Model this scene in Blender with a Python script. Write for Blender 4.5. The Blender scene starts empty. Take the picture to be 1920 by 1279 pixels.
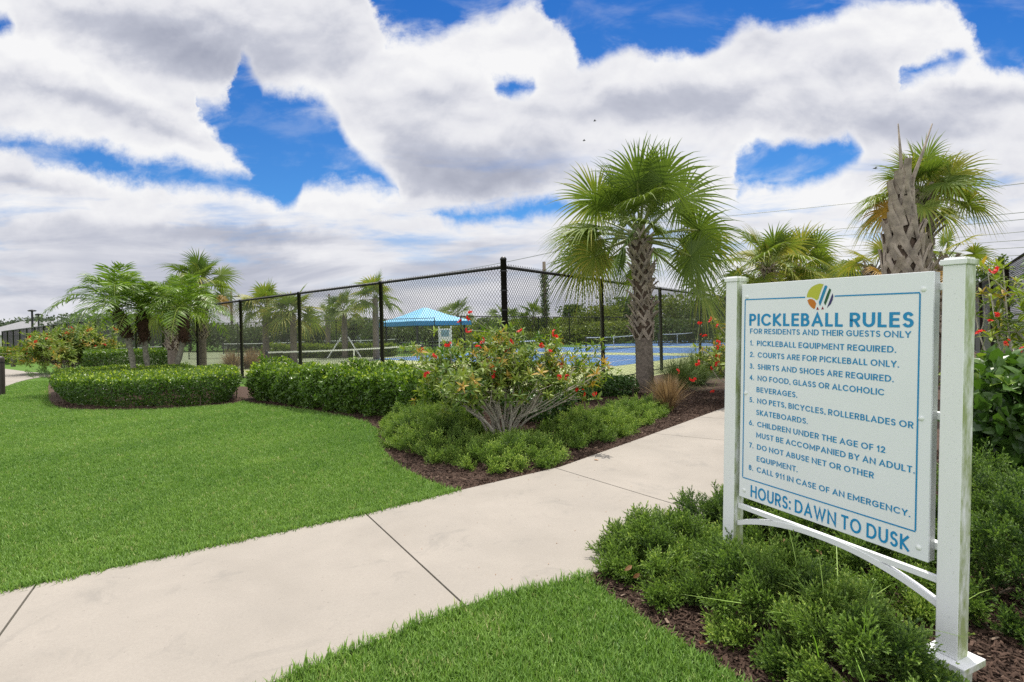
import bpy, math
import numpy as np
C = bpy.context.scene
COL = C.collection
rng = np.random.default_rng(7)
R = math.radians

# ------------------------------------------------------------------ camera, sky, sun, exposure
F, HC, ROLL = 1020.0, 1.45, R(1.4)
cr, sr = math.cos(ROLL), math.sin(ROLL)
cam_d = bpy.data.cameras.new('camera'); cam = bpy.data.objects.new('camera', cam_d); COL.objects.link(cam)
from mathutils import Matrix, Vector
cam.matrix_world = Matrix(((cr, sr, 0, 0), (0, 0, -1, 0), (-sr, cr, 0, HC), (0, 0, 0, 1)))
cam_d.sensor_width = 36; cam_d.lens = F/1920*36; cam_d.shift_y = -19.5/1920
cam_d.clip_start = .05; cam_d.clip_end = 3000
C.camera = cam
C.view_settings.view_transform = 'Standard'; C.view_settings.look = 'None'
C.view_settings.exposure = 0.0; C.view_settings.gamma = 1.0
SUN_EL, SUN_AZ, SUN_STR, SKY_STR = R(68), R(14), 5.0, 0.10     # azimuth measured from +Y towards +X
sd = bpy.data.lights.new('sun', 'SUN'); sun = bpy.data.objects.new('sun', sd); COL.objects.link(sun)
sd.energy = SUN_STR; sd.angle = R(.6); sd.color = (1, .95, .87)
sdir = Vector((math.cos(SUN_EL)*math.sin(SUN_AZ), math.cos(SUN_EL)*math.cos(SUN_AZ), math.sin(SUN_EL)))
sun.rotation_euler = sdir.to_track_quat('Z', 'Y').to_euler()
C.cycles.max_bounces = 6; C.cycles.transparent_max_bounces = 6
C.cycles.use_adaptive_sampling = True; C.cycles.adaptive_threshold = .008
C.cycles.use_denoising = False

def ray(px, py):
    u = (px-960)/F; v = -(py-620)/F
    return np.array([u*cr+v*sr, 1, -u*sr+v*cr])
def P(px, py, Y): return np.array([0, 0, HC])+ray(px, py)*Y
def G(px, py, z=0.):
    d = ray(px, py); return np.array([0, 0, HC])+d*((z-HC)/d[2])
def G2(px, py): return G(px, py)[:2]

class NT:
    """small node-tree writer"""
    def __init__(s, tree): s.t = tree; s.n = tree.nodes; s.l = tree.links
    def node(s, kind, **kw):
        n = s.n.new(kind)
        for k, v in kw.items(): setattr(n, k, v)
        return n
    def put(s, sock, v):
        if isinstance(v, bpy.types.NodeSocket): s.l.new(v, sock)
        elif v is not None: sock.default_value = v
    def m(s, op, a, b=None, c=None, clamp=False):
        n = s.node('ShaderNodeMath', operation=op, use_clamp=clamp)
        s.put(n.inputs[0], a); s.put(n.inputs[1], b); s.put(n.inputs[2], c); return n.outputs[0]
    def vm(s, op, a, b=None):
        n = s.node('ShaderNodeVectorMath', operation=op); s.put(n.inputs[0], a); s.put(n.inputs[1], b); return n.outputs[0]
    def noise(s, vec, scale, detail=4, rough=.5, dist=0.):
        n = s.node('ShaderNodeTexNoise'); s.put(n.inputs['Vector'], vec); n.inputs['Scale'].default_value = scale
        n.inputs['Detail'].default_value = detail; n.inputs['Roughness'].default_value = rough; n.inputs['Distortion'].default_value = dist
        return n.outputs[0]
    def mix(s, f, a, b):
        n = s.node('ShaderNodeMix', data_type='RGBA'); s.put(n.inputs[0], f)
        s.put(n.inputs[6], (*a, 1) if isinstance(a, tuple) and len(a) == 3 else a)
        s.put(n.inputs[7], (*b, 1) if isinstance(b, tuple) and len(b) == 3 else b); return n.outputs[2]
    def rng(s, v, a, b, c=0., d=1., smooth=False):
        n = s.node('ShaderNodeMapRange', interpolation_type='SMOOTHSTEP' if smooth else 'LINEAR'); n.clamp = True
        s.put(n.inputs[0], v)
        for i, x in enumerate((a, b, c, d)): s.put(n.inputs[i+1], x)
        return n.outputs[0]
    def xyz(s, v):
        n = s.node('ShaderNodeSeparateXYZ'); s.put(n.inputs[0], v); return n.outputs
    def comb(s, x, y, z=0.):
        n = s.node('ShaderNodeCombineXYZ'); s.put(n.inputs[0], x); s.put(n.inputs[1], y); s.put(n.inputs[2], z); return n.outputs[0]

# --- world: physical sky with a procedural cloud deck fixed to compass directions
W = bpy.data.worlds.new('World'); C.world = W; W.use_nodes = True
W.cycles.sampling_method = 'MANUAL'; W.cycles.sample_map_resolution = 512
W.node_tree.nodes.clear()
w = NT(W.node_tree)
gen = w.node('ShaderNodeTexCoord').outputs['Generated']
X, Y, Z = w.xyz(gen)
sky = w.node('ShaderNodeTexSky', sky_type='NISHITA'); sky.sun_disc = False
sky.sun_elevation = SUN_EL; sky.sun_rotation = SUN_AZ; sky.air_density = 1.0; sky.dust_density = .3; sky.ozone_density = 3.0
Yp = w.m('MAXIMUM', Y, .08)
U = w.m('DIVIDE', X, Yp); V = w.m('DIVIDE', Z, Yp)
h = w.m('ADD', w.m('MAXIMUM', Z, 0.), .16)
pl = w.comb(w.m('DIVIDE', X, h), w.m('DIVIDE', Y, h), 0.)
uv = w.comb(U, V, 0.)
infront = w.rng(Y, .1, .3, 0, 1)
# bearings measured along the tilted horizon of the cloud deck, in thousandths
AX = w.m('ADD', w.m('MULTIPLY', w.m('SUBTRACT', w.m('MULTIPLY', U, cr), w.m('MULTIPLY', V, sr)), F), 960.)
AY = w.m('SUBTRACT', 620., w.m('MULTIPLY', w.m('ADD', w.m('MULTIPLY', U, sr), w.m('MULTIPLY', V, cr)), F))
wx = w.m('SUBTRACT', w.noise(uv, 7., 8, .6), .5); wy = w.m('SUBTRACT', w.noise(w.vm('ADD', uv, (7.3, 2.1, 0.)), 7., 8, .6), .5)
BX = w.m('ADD', AX, w.m('MULTIPLY', wx, 110.)); BY = w.m('ADD', AY, w.m('MULTIPLY', wy, 80.))
def curve(pts, lo=-300., hi=2220., y0=-200., y1=700.):
    n = w.node('ShaderNodeFloatCurve'); c = n.mapping.curves[0]; n.mapping.use_clip = False
    pts = [(lo, pts[0][1])]+list(pts)+[(hi, pts[-1][1])]
    q = [((a-lo)/(hi-lo), (b_-y0)/(y1-y0)) for a, b_ in pts]
    c.points[0].location = q[0]; c.points[1].location = q[-1]
    for a in q[1:-1]: c.points.new(*a)
    for p_ in c.points: p_.handle_type = 'VECTOR'
    n.mapping.update(); w.put(n.inputs['Value'], w.m('DIVIDE', w.m('SUBTRACT', BX, lo), hi-lo)); n.inputs['Factor'].default_value = 1.
    return w.m('ADD', w.m('MULTIPLY', n.outputs[0], y1-y0), y0)
BANDS = [  # (underside of the cloud above, top of the cloud below): clear sky lies between
    ([(-300, 235), (0, 246), (100, 263), (200, 285), (300, 301), (400, 322), (470, 331), (500, 290), (745, 360), (760, 420)], [(-300, 262), (0, 276), (60, 289), (130, 316), (210, 331), (300, 344), (400, 356), (480, 366), (540, 388), (562, 384), (578, 347), (620, 338), (700, 352), (745, 350), (760, 345)]),
    ([(355, 330), (366, 195), (410, 206), (432, 190), (446, 118), (462, 122), (490, 172), (540, 181), (580, 184), (600, 190), (622, 216), (642, 250), (662, 286), (682, 308), (712, 326), (745, 352), (760, 420)], [(355, 120), (366, 202), (382, 236), (400, 256), (422, 277), (450, 302), (478, 322), (492, 345), (520, 380), (560, 386), (578, 347), (620, 338), (700, 352), (745, 348), (760, 300)]),
    ([(0, -190), (2220, -190)], [(660, -180), (690, -20), (712, 28), (742, 62), (790, 70), (835, 58), (880, 40), (935, 30), (952, 10), (990, 6), (1012, 18), (1030, 48), (1050, 62), (1064, 88), (1090, 118), (1125, 116), (1160, 92), (1200, 80), (1235, 98), (1300, 100), (1328, 82), (1380, 50), (1420, 38), (1480, 46), (1560, 34), (1600, 10), (1660, -4), (1760, -6), (1790, 22), (1825, 80), (1850, 116), (1870, 124), (1920, 132), (2220, 140)]),
    ([(1660, 200), (1690, 134), (1760, 108), (1800, 100), (1840, 130)], [(1660, 60), (1690, 150), (1760, 132), (1800, 124), (1840, 60)]),
    ([(1340, 420), (1384, 300), (1424, 268), (1452, 276), (1486, 268), (1522, 274), (1560, 262), (1580, 256), (1600, 276), (1650, 400)], [(1340, 300), (1384, 352), (1424, 350), (1452, 360), (1500, 350), (1540, 338), (1580, 320), (1600, 300), (1650, 200)]),
    ([(740, 430), (820, 397), (880, 388), (960, 386), (1000, 380), (1040, 384), (1120, 420)], [(740, 370), (820, 404), (880, 410), (960, 408), (1000, 412), (1040, 406), (1120, 360)]),
    ([(-300, 20), (0, 24), (30, 30), (44, 90)], [(-300, 60), (0, 56), (30, 48), (44, 0)]),
    ([(900, 200), (930, 158), (960, 150), (1000, 150), (1024, 200)], [(900, 120), (930, 168), (960, 174), (1000, 162), (1024, 120)])]
dist = None
for up_, lo_ in BANDS:
    d = w.m('MINIMUM', w.m('SUBTRACT', BY, curve(up_)), w.m('SUBTRACT', curve(lo_), BY))
    dist = d if dist is None else w.m('MAXIMUM', dist, d)
fine = w.m('SUBTRACT', w.noise(uv, 14., 9, .68), .5)
back = w.m('MULTIPLY', w.m('SUBTRACT', w.noise(pl, 1.5, 8, .6, .2), .62), 400.)
dist = w.m('ADD', w.m('MULTIPLY', dist, infront), w.m('MULTIPLY', back, w.m('SUBTRACT', 1., infront)))
dist = w.m('ADD', dist, w.m('MULTIPLY', fine, 60.))
veil = w.rng(w.noise(w.comb(w.m('MULTIPLY', U, 1.2), w.m('MULTIPLY', V, 3.2), 9.), 5., 7, .6, .4), .46, .74, 0, .6, True)
clear = w.rng(dist, -20., 14., 0, 1, True)
clear = w.m('MULTIPLY', clear, w.m('SUBTRACT', 1., w.m('MULTIPLY', veil, w.rng(dist, 45., 6., .25, 1., True))))
thin = w.m('MULTIPLY', w.rng(w.noise(w.comb(w.m('MULTIPLY', U, 1.1), w.m('MULTIPLY', V, 5.5), 14.), 3.2, 7, .6, .3), .50, .72, 0, .55, True), w.m('MULTIPLY', w.m('MULTIPLY', w.rng(V, .36, .24, 0, 1, True), w.rng(V, .06, .16, 0, 1, True)), infront))
cover = w.m('MULTIPLY', w.m('SUBTRACT', 1., clear), w.m('SUBTRACT', 1., thin))
# light and grey areas of the cloud deck: grey undersides, white sunlit billows
def field(entries, fX, fY):
    tot = None
    for (px_, py_, rx, ry, ang, amp) in entries:
        ca, sa = math.cos(R(ang)), math.sin(R(ang))
        du = w.m('SUBTRACT', fX, px_); dv = w.m('SUBTRACT', fY, py_)
        a = w.m('ADD', w.m('MULTIPLY', du, ca/rx), w.m('MULTIPLY', dv, sa/rx)); b_ = w.m('SUBTRACT', w.m('MULTIPLY', dv, ca/ry), w.m('MULTIPLY', du, sa/ry))
        g_ = w.m('MULTIPLY', w.m('EXPONENT', w.m('MULTIPLY', w.m('ADD', w.m('MULTIPLY', a, a), w.m('MULTIPLY', b_, b_)), -1.)), amp)
        tot = g_ if tot is None else w.m('ADD', tot, g_)
    return tot
GREY = [(230, 60, 190, 45, 8, .34), (400, 105, 170, 52, 14, .36), (640, 110, 70, 55, 30, .22), (880, 330, 150, 48, 8, .50), (760, 250, 90, 40, 20, .22), (820, 190, 60, 26, 0, .22), (1200, 200, 230, 40, -4, .34), (1010, 290, 90, 50, 0, .22), (1740, 232, 170, 40, -6, .32), (1600, 120, 120, 30, -6, .18), (1500, 220, 120, 30, 0, .2),
        (120, 180, 150, 24, 12, .26), (300, 240, 120, 20, 18, .2), (60, 350, 130, 14, 4, .22), (480, 440, 190, 16, 2, .36), (160, 470, 260, 40, 2, .18), (300, 545, 500, 50, 2, .26), (560, 500, 300, 26, 0, .18), (900, 480, 260, 40, 0, .10), (1850, 180, 100, 22, 0, .22), (60, 430, 160, 20, 0, .18)]
LIGHT = [(880, 110, 170, 42, 8, .16), (580, 165, 60, 14, 20, .2), (1330, 130, 230, 30, -6, .2), (90, 100, 130, 26, 24, .22), (270, 185, 150, 12, 26, .18), (410, 300, 80, 12, 20, .2), (690, 270, 40, 50, 40, .2), (1690, 75, 90, 26, 0, .15), (700, 365, 130, 12, 2, .16), (520, 385, 50, 14, 0, .2), (1500, 390, 240, 30, 0, .12), (1800, 150, 120, 12, -8, .16)]
gr = field(GREY, BX, BY); lt = field(LIGHT, BX, BY)
def relief(vec_scale, off, det):
    a = w.noise(w.comb(U, w.m('MULTIPLY', V, 1.5), 1.7), vec_scale, det, .55, .2); b_ = w.noise(w.comb(U, w.m('ADD', w.m('MULTIPLY', V, 1.5), off), 1.7), vec_scale, det, .55, .2)
    return w.m('SUBTRACT', a, b_)
rel1 = relief(3.2, .06, 3); rel2 = relief(8., .025, 5)
n2 = w.noise(w.comb(w.m('MULTIPLY', U, 1.4), w.m('MULTIPLY', V, 8.), 3.), 2.2, 7, .58, .4)
n4 = w.noise(uv, 2.6, 5, .5, .3)
lowband = w.rng(V, .26, .14, 0, 1, True)
hi = w.m('SUBTRACT', 1., lowband)
br = w.m('ADD', .81, w.m('MULTIPLY', w.m('ADD', w.m('MULTIPLY', rel1, 1.0), w.m('MULTIPLY', rel2, .75)), hi))
br = w.m('SUBTRACT', br, w.m('MULTIPLY', gr, 1.25)); br = w.m('ADD', br, lt)
br = w.m('ADD', br, w.m('MULTIPLY', w.m('SUBTRACT', n4, .5), .55))
br = w.m('ADD', br, w.m('MULTIPLY', w.m('MULTIPLY', w.m('SUBTRACT', n2, .545), 1.35), lowband))
br = w.m('ADD', br, w.rng(dist, -55., 0., 0, .16, True), clamp=True)
# clouds behind the camera and overhead: unseen, brightened to lift light on the sign
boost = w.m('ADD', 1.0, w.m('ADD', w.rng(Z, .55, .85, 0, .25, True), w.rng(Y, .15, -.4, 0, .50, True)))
ramp = w.node('ShaderNodeValToRGB'); w.put(ramp.inputs[0], br)
el = ramp.color_ramp.elements
el[0].position = 0; el[0].color = (.34, .365, .46, 1)
el[1].position = 1; el[1].color = (.93, .93, .94, 1)
e = el.new(.45); e.color = (.55, .57, .655, 1)
e = el.new(.72); e.color = (.79, .795, .84, 1)
bs = w.node('ShaderNodeBackground'); bs.inputs['Strength'].default_value = SKY_STR
w.put(bs.inputs[0], w.vm('MULTIPLY', sky.outputs[0], w.mix(w.rng(V, .15, .62), (.40, .84, 1.22), (.17, .60, 1.15))))
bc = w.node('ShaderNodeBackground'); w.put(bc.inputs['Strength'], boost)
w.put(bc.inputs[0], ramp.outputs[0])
mx = w.node('ShaderNodeMixShader'); w.put(mx.inputs[0], w.m('MULTIPLY', cover, w.rng(Z, -.02, .0, 0, 1)))
w.l.new(bs.outputs[0], mx.inputs[1]); w.l.new(bc.outputs[0], mx.inputs[2])
w.l.new(mx.outputs[0], w.node('ShaderNodeOutputWorld').inputs[0])

# ------------------------------------------------------------------ materials
def new_mat(name):
    m = bpy.data.materials.new(name); m.use_nodes = True; t = NT(m.node_tree); b = m.node_tree.nodes['Principled BSDF']
    return m, t, b
def plain(name, col, rough=.6, var=.12, scale=8., metal=0., bump=0., spec=.5):
    m, t, b = new_mat(name); o = t.node('ShaderNodeTexCoord').outputs['Object']
    n = t.noise(o, scale, 5, .6)
    c2 = tuple(x*(1-var*2) for x in col)
    t.put(b.inputs['Base Color'], t.mix(t.rng(n, .35, .7), col, c2))
    b.inputs['Roughness'].default_value = rough; b.inputs['Metallic'].default_value = metal; b.inputs['Specular IOR Level'].default_value = spec
    if bump:
        bp = t.node('ShaderNodeBump'); bp.inputs['Strength'].default_value = bump; bp.inputs['Distance'].default_value = .01
        t.put(bp.inputs['Height'], t.noise(o, scale*8, 4, .6)); t.l.new(bp.outputs[0], b.inputs['Normal'])
    return m
def foliage(name, c1, c2, c3=None, trans=.3, rough=.5, spec=.35):
    """leaf colour varies leaf by leaf through the mesh attribute 'tint'"""
    m, t, b = new_mat(name)
    a = t.node('ShaderNodeAttribute', attribute_name='tint').outputs['Fac']
    col = t.mix(t.rng(a, 0, .7), c1, c2)
    if c3: col = t.mix(t.rng(a, .8, 1.), col, c3)
    t.put(b.inputs['Base Color'], col); b.inputs['Roughness'].default_value = rough; b.inputs['Specular IOR Level'].default_value = spec
    tr = t.node('ShaderNodeBsdfTranslucent')
    hs = t.node('ShaderNodeHueSaturation'); hs.inputs['Value'].default_value = 1.25; hs.inputs['Saturation'].default_value = 1.1; t.put(hs.inputs['Color'], col)
    t.l.new(hs.outputs[0], tr.inputs[0])
    x = t.node('ShaderNodeMixShader'); x.inputs[0].default_value = trans
    t.l.new(b.outputs[0], x.inputs[1]); t.l.new(tr.outputs[0], x.inputs[2])
    t.l.new(x.outputs[0], t.n['Material Output'].inputs[0])
    return m
MT = {}
MT['black'] = plain('black_vinyl', (.012, .012, .013), .45, .1)
MT['white'] = plain('white_paint', (.80, .82, .81), .45, .03, 3.)
MT['trunk'] = plain('bark_brown', (.16, .12, .085), .9, .25, 12., bump=.6)
MT['palmtrunk'] = plain('palm_trunk', (.24, .20, .165), .95, .28, 14., bump=.8)
MT['stem'] = plain('shrub_stem', (.58, .53, .44), .85, .25, 20., bump=.4)
MT['wood'] = plain('weathered_pole', (.14, .11, .085), .9, .2, 6.)
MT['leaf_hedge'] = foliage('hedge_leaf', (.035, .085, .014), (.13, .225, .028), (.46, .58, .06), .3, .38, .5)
MT['leaf_dark'] = foliage('dark_leaf', (.03, .075, .015), (.08, .16, .024), (.20, .30, .04), .25, .34, .5)
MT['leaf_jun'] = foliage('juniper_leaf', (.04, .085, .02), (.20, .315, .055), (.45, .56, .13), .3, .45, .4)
MT['leaf_flower'] = foliage('mixed_leaf', (.05, .115, .016), (.24, .315, .045), (.46, .30, .06), .3)
MT['leaf_tree'] = foliage('tree_leaf', (.045, .085, .02), (.11, .16, .03), (.19, .24, .05), .3)
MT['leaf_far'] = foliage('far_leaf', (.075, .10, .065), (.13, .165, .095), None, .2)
MT['leaf_light'] = foliage('light_tree_leaf', (.10, .15, .022), (.22, .27, .04), (.30, .32, .06), .3)
MT['palm'] = foliage('palm_leaf', (.05, .10, .022), (.17, .235, .037), (.34, .32, .06), .3, .5, .3)
MT['pygmy'] = foliage('pygmy_leaf', (.06, .13, .02), (.19, .30, .035), (.34, .42, .06), .33, .4, .5)
MT['deadfrond'] = foliage('yellow_frond', (.26, .19, .03), (.40, .24, .04), None, .3)
MT['grass'] = foliage('grass_blade', (.09, .195, .036), (.23, .37, .075), (.42, .43, .18), .3, .5, .3)
MT['reed'] = foliage('red_grass', (.17, .105, .05), (.32, .23, .12), None, .25)
MT['muhly'] = foliage('green_grass', (.06, .11, .03), (.16, .22, .06), None, .25)
MT['flower'] = foliage('red_petal', (.55, .015, .02), (.75, .05, .04), None, .25)
MT['petiole'] = plain('petiole_green', (.17, .21, .05), .5, .1)
MT['chip'] = foliage('bark_chip', (.028, .016, .011), (.10, .062, .045), (.30, .23, .17), 0., .9, .2)
MT['deadleaf'] = foliage('dry_leaf', (.22, .10, .045), (.35, .19, .09), None, .1)
MT['net'] = plain('net_cord', (.015, .015, .016), .8, .1)
MT['blue'] = plain('sign_blue', (.006, .25, .53), .5, .02)

# ------------------------------------------------------------------ geometry helpers
class Geo:
    def __init__(s): s.V = []; s.Q = []; s.T = []; s.A = []; s.n = 0
    def add(s, V, Q=None, T=None, tint=None):
        V = np.asarray(V, float).reshape(-1, 3); k = len(V)
        s.V.append(V)
        s.A.append(np.full(k, .5) if tint is None else np.broadcast_to(np.asarray(tint, float), (k,)))
        if Q is not None and len(Q): s.Q.append(np.asarray(Q, int).reshape(-1, 4)+s.n)
        if T is not None and len(T): s.T.append(np.asarray(T, int).reshape(-1, 3)+s.n)
        s.n += k
    def stamp(s, tpl, M, pos, scale=1., tint=None):
        """tpl = (V, Q, T, dt); M (n,3,3) columns = template axes"""
        V, Q, T, dt = tpl; n = len(pos); k = len(V)
        if n == 0: return
        sc = np.broadcast_to(np.asarray(scale, float), (n,))
        W_ = np.einsum('nij,kj->nki', M, V)*sc[:, None, None]+np.asarray(pos)[:, None, :]
        off = (np.arange(n)*k)[:, None, None]
        tt = np.full(n, .5) if tint is None else np.broadcast_to(tint, (n,))
        tv = np.clip(tt[:, None]+(dt[None, :] if dt is not None else 0*np.zeros((1, k))), 0, 1)
        s.add(W_.reshape(-1, 3), (Q[None]+off).reshape(-1, 4) if Q is not None and len(Q) else None,
              (T[None]+off).reshape(-1, 3) if T is not None and len(T) else None, tv.reshape(-1))
    def box(s, c, size, M=None):
        a = np.array([[x, y, z] for x in (-.5, .5) for y in (-.5, .5) for z in (-.5, .5)])*np.asarray(size)
        if M is not None: a = a@np.asarray(M).T
        s.add(a+np.asarray(c), [[0, 1, 3, 2], [4, 6, 7, 5], [0, 4, 5, 1], [2, 3, 7, 6], [0, 2, 6, 4], [1, 5, 7, 3]])
    def tube(s, pts, rad, n=6, tint=None, cap=True):
        p = np.asarray(pts, float); m = len(p); rad = np.broadcast_to(np.asarray(rad, float), (m,))
        d = np.gradient(p, axis=0); d /= np.linalg.norm(d, axis=1)[:, None]+1e-9
        ref = np.array([0, 0, 1.]) if abs(d[:, 2]).mean() < .8 else np.array([1., 0, 0])
        a = np.cross(d, ref); a /= np.linalg.norm(a, axis=1)[:, None]+1e-9
        b = np.cross(d, a); th = np.linspace(0, 2*np.pi, n, endpoint=False)
        V = p[:, None]+rad[:, None, None]*(np.cos(th)[None, :, None]*a[:, None]+np.sin(th)[None, :, None]*b[:, None])
        i = np.arange(m-1)[:, None]*n; j = np.arange(n)[None]; k = (j+1) % n
        Q = np.stack([i+j, i+k, i+n+k, i+n+j], -1).reshape(-1, 4)
        V = V.reshape(-1, 3); T = []
        if cap:
            V = np.vstack([V, p[0], p[-1]]); c0, c1 = m*n, m*n+1
            T = [[c0, (q+1) % n, q] for q in range(n)]+[[c1, (m-1)*n+q, (m-1)*n+(q+1) % n] for q in range(n)]
        s.add(V, Q, T, tint)
    def lathe(s, prof, c=(0, 0, 0), n=16):
        pr = np.asarray(prof, float); th = np.linspace(0, 2*np.pi, n, endpoint=False)
        V = np.stack([pr[:, 0, None]*np.cos(th), pr[:, 0, None]*np.sin(th), np.repeat(pr[:, 1, None], n, 1)], -1).reshape(-1, 3)+np.asarray(c)
        m = len(pr); i = np.arange(m-1)[:, None]*n; j = np.arange(n)[None]; k = (j+1) % n
        s.add(V, np.stack([i+j, i+k, i+n+k, i+n+j], -1).reshape(-1, 4))
    def prism(s, poly, z0, z1):
        """poly (n,2) counter-clockwise; top and sides"""
        p = np.asarray(poly, float); n = len(p)
        s.add(np.vstack([np.c_[p, np.full(n, z0)], np.c_[p, np.full(n, z1)]]), [[i, (i+1) % n, n+(i+1) % n, n+i] for i in range(n)], ear(p)+n)
    def sheet(s, poly, z):
        p = np.asarray(poly, float); s.add(np.c_[p, np.full(len(p), z)], None, ear(p))
    def build(s, name, mat, parent=None, loc=None, smooth=False, bevel=0.):
        V = np.vstack(s.V) if s.V else np.zeros((0, 3)); A = np.concatenate(s.A) if s.A else np.zeros(0)
        Q = np.vstack(s.Q) if s.Q else np.zeros((0, 4), int); T = np.vstack(s.T) if s.T else np.zeros((0, 3), int)
        me = bpy.data.meshes.new(name)
        me.vertices.add(len(V)); me.vertices.foreach_set('co', V.astype(np.float32).ravel())
        me.loops.add(Q.size+T.size); me.loops.foreach_set('vertex_index', np.concatenate([Q.ravel(), T.ravel()]).astype(np.int32))
        me.polygons.add(len(Q)+len(T))
        st = np.concatenate([np.arange(len(Q))*4, len(Q)*4+np.arange(len(T))*3]).astype(np.int32)
        me.polygons.foreach_set('loop_start', st)
        me.polygons.foreach_set('use_smooth', np.full(len(st), smooth))
        at = me.attributes.new('tint', 'FLOAT', 'POINT'); at.data.foreach_set('value', A.astype(np.float32))
        me.update(calc_edges=True); me.validate()
        if mat is not None: me.materials.append(mat)
        o = bpy.data.objects.new(name, me); COL.objects.link(o)
        if parent is not None: o.parent = parent
        if loc is not None: o.location = loc
        if bevel:
            b = o.modifiers.new('bevel', 'BEVEL'); b.width = bevel; b.segments = 2; b.limit_method = 'ANGLE'
        return o
def ear(p):
    p = np.asarray(p, float); n = len(p); idx = list(range(n))
    area = sum(p[i][0]*p[(i+1) % n][1]-p[(i+1) % n][0]*p[i][1] for i in range(n))
    if area < 0: idx = idx[::-1]
    cross = lambda a, b, c: (b[0]-a[0])*(c[1]-a[1])-(b[1]-a[1])*(c[0]-a[0])
    out = []; guard = 0
    while len(idx) > 3 and guard < 5000:
        guard += 1
        for k in range(len(idx)):
            a, b, c = idx[k-1], idx[k], idx[(k+1) % len(idx)]
            if cross(p[a], p[b], p[c]) <= 1e-12: continue
            if any(q not in (a, b, c) and cross(p[a], p[b], p[q]) >= 0 and cross(p[b], p[c], p[q]) >= 0 and cross(p[c], p[a], p[q]) >= 0 for q in idx): continue
            out.append([a, b, c]); idx.pop(k); break
        else: break
    out.append(idx[:3]); return np.array(out, int)
def inside(pts, poly):
    x, y = pts[:, 0], pts[:, 1]; poly = np.asarray(poly); r = np.zeros(len(pts), bool); j = len(poly)-1
    for i in range(len(poly)):
        xi, yi = poly[i][:2]; xj, yj = poly[j][:2]
        c = ((yi > y) != (yj > y)) & (x < (xj-xi)*(y-yi)/(yj-yi+1e-12)+xi); r ^= c; j = i
    return r
def scatter(poly, n, excl=()):
    poly = np.asarray(poly)[:, :2]; lo, hi = poly.min(0), poly.max(0)
    p = rng.uniform(lo, hi, (n, 2)); k = inside(p, poly)
    for e in excl: k &= ~inside(p, e)
    return p[k]
def smooth_poly(pts, it=2, closed=True):
    p = np.asarray(pts, float)
    for _ in range(it):
        q = np.roll(p, -1, 0) if closed else p[1:]; a = p if closed else p[:-1]
        new = np.empty((2*len(a), 2)); new[0::2] = .75*a+.25*q; new[1::2] = .25*a+.75*q
        if not closed: new = np.vstack([p[0], new, p[-1]])
        p = new
    return p
def unit(v): return v/(np.linalg.norm(v, axis=-1, keepdims=True)+1e-9)
def rand_dir(n): return unit(rng.normal(size=(n, 3)))
def frames(D, N=None):
    D = unit(D); N = rand_dir(len(D)) if N is None else N
    y = unit(np.cross(N, D)); z = np.cross(D, y)
    return np.stack([D, y, z], -1)
def leaf2(wd=.25, fold=.1):
    return (np.array([[0, 0, 0], [.45, wd, fold], [1, 0, -.05], [.45, -wd, fold]]), None, np.array([[0, 2, 1], [0, 3, 2]]), None)
def leaf6(wd=.22, fold=.08, droop=.18):
    V = np.array([[0, 0, 0], [.3, wd*.9, fold], [.35, 0, .03], [.3, -wd*.9, fold], [.68, wd*.75, fold-droop*.45], [.7, 0, -droop*.4], [.68, -wd*.75, fold-droop*.45], [1, 0, -droop]])
    return (V, np.array([[2, 1, 0, 0]])[:0], np.array([[0, 2, 1], [0, 3, 2], [2, 5, 1], [1, 5, 4], [2, 3, 6], [2, 6, 5], [5, 7, 4], [5, 6, 7]]), None)
def combine(items):
    """merge (tpl, M, pos, scale, tint) stamps into one template"""
    g = Geo()
    for tpl, M, pos, sc, ti in items: g.stamp(tpl, M, pos, sc, ti)
    V = np.vstack(g.V); A = np.concatenate(g.A)-.5
    return (V, np.vstack(g.Q) if g.Q else None, np.vstack(g.T) if g.T else None, A)

def tag(o, label, cat, group=None, kind=None):
    if label: o['label'] = label
    if cat: o['category'] = cat
    if group: o['group'] = group
    if kind: o['kind'] = kind
    return o
def thing(name, label, cat, loc=(0, 0, 0), group=None, rotz=0.):
    o = bpy.data.objects.new(name, None); COL.objects.link(o); o.empty_display_size = .1
    o.location = tuple(loc) if len(loc) == 3 else (loc[0], loc[1], 0.); o.rotation_euler = (0, 0, rotz)
    return tag(o, label, cat, group)
def structure(name, geo, mat, label=None):
    o = geo.build(name, mat); o['kind'] = 'structure'
    if label: o['label'] = label
    return o
def copy_tree(o, parent=None):
    c = o.copy(); COL.objects.link(c)
    if parent is not None: c.parent = parent
    for ch in list(o.children): copy_tree(ch, c)
    return c

# ------------------------------------------------------------------ layout of the ground
def px(*pts): return np.array([G2(x, y) for x, y in pts])
path_up = np.vstack([[-12.5, -3.2], px((0, 1118), (690, 968), (860, 925), (1050, 880), (1200, 826), (1350, 770))])
path_up = np.vstack([path_up, path_up[-1]+np.array([.643, .766])*8, path_up[-1]+np.array([.643, .766])*26])
path_lo = np.vstack([[-11.4, -4.9], px((300, 1374), (540, 1279), (870, 1145), (1110, 1085)), [[1.35, 3.95], [1.95, 4.55], [4.95, 8.05], [10.05, 14.2], [21.5, 27.9]]])
path_poly = np.vstack([path_up, path_lo[::-1]])
bed_edge = px((862, 924), (800, 905), (755, 880), (727, 858), (712, 832), (708, 806), (690, 793), (640, 781), (560, 768), (470, 758))
bed_edge = smooth_poly(bed_edge, 2, closed=False)
bed_mid = np.vstack([bed_edge, px((452, 750)), [[-10.6, 17.6], [-.1, 11.1], [8, 22], [12, 24.5]], [path_up[-2]-[0, .02]], path_up[4:7][::-1]])
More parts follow.
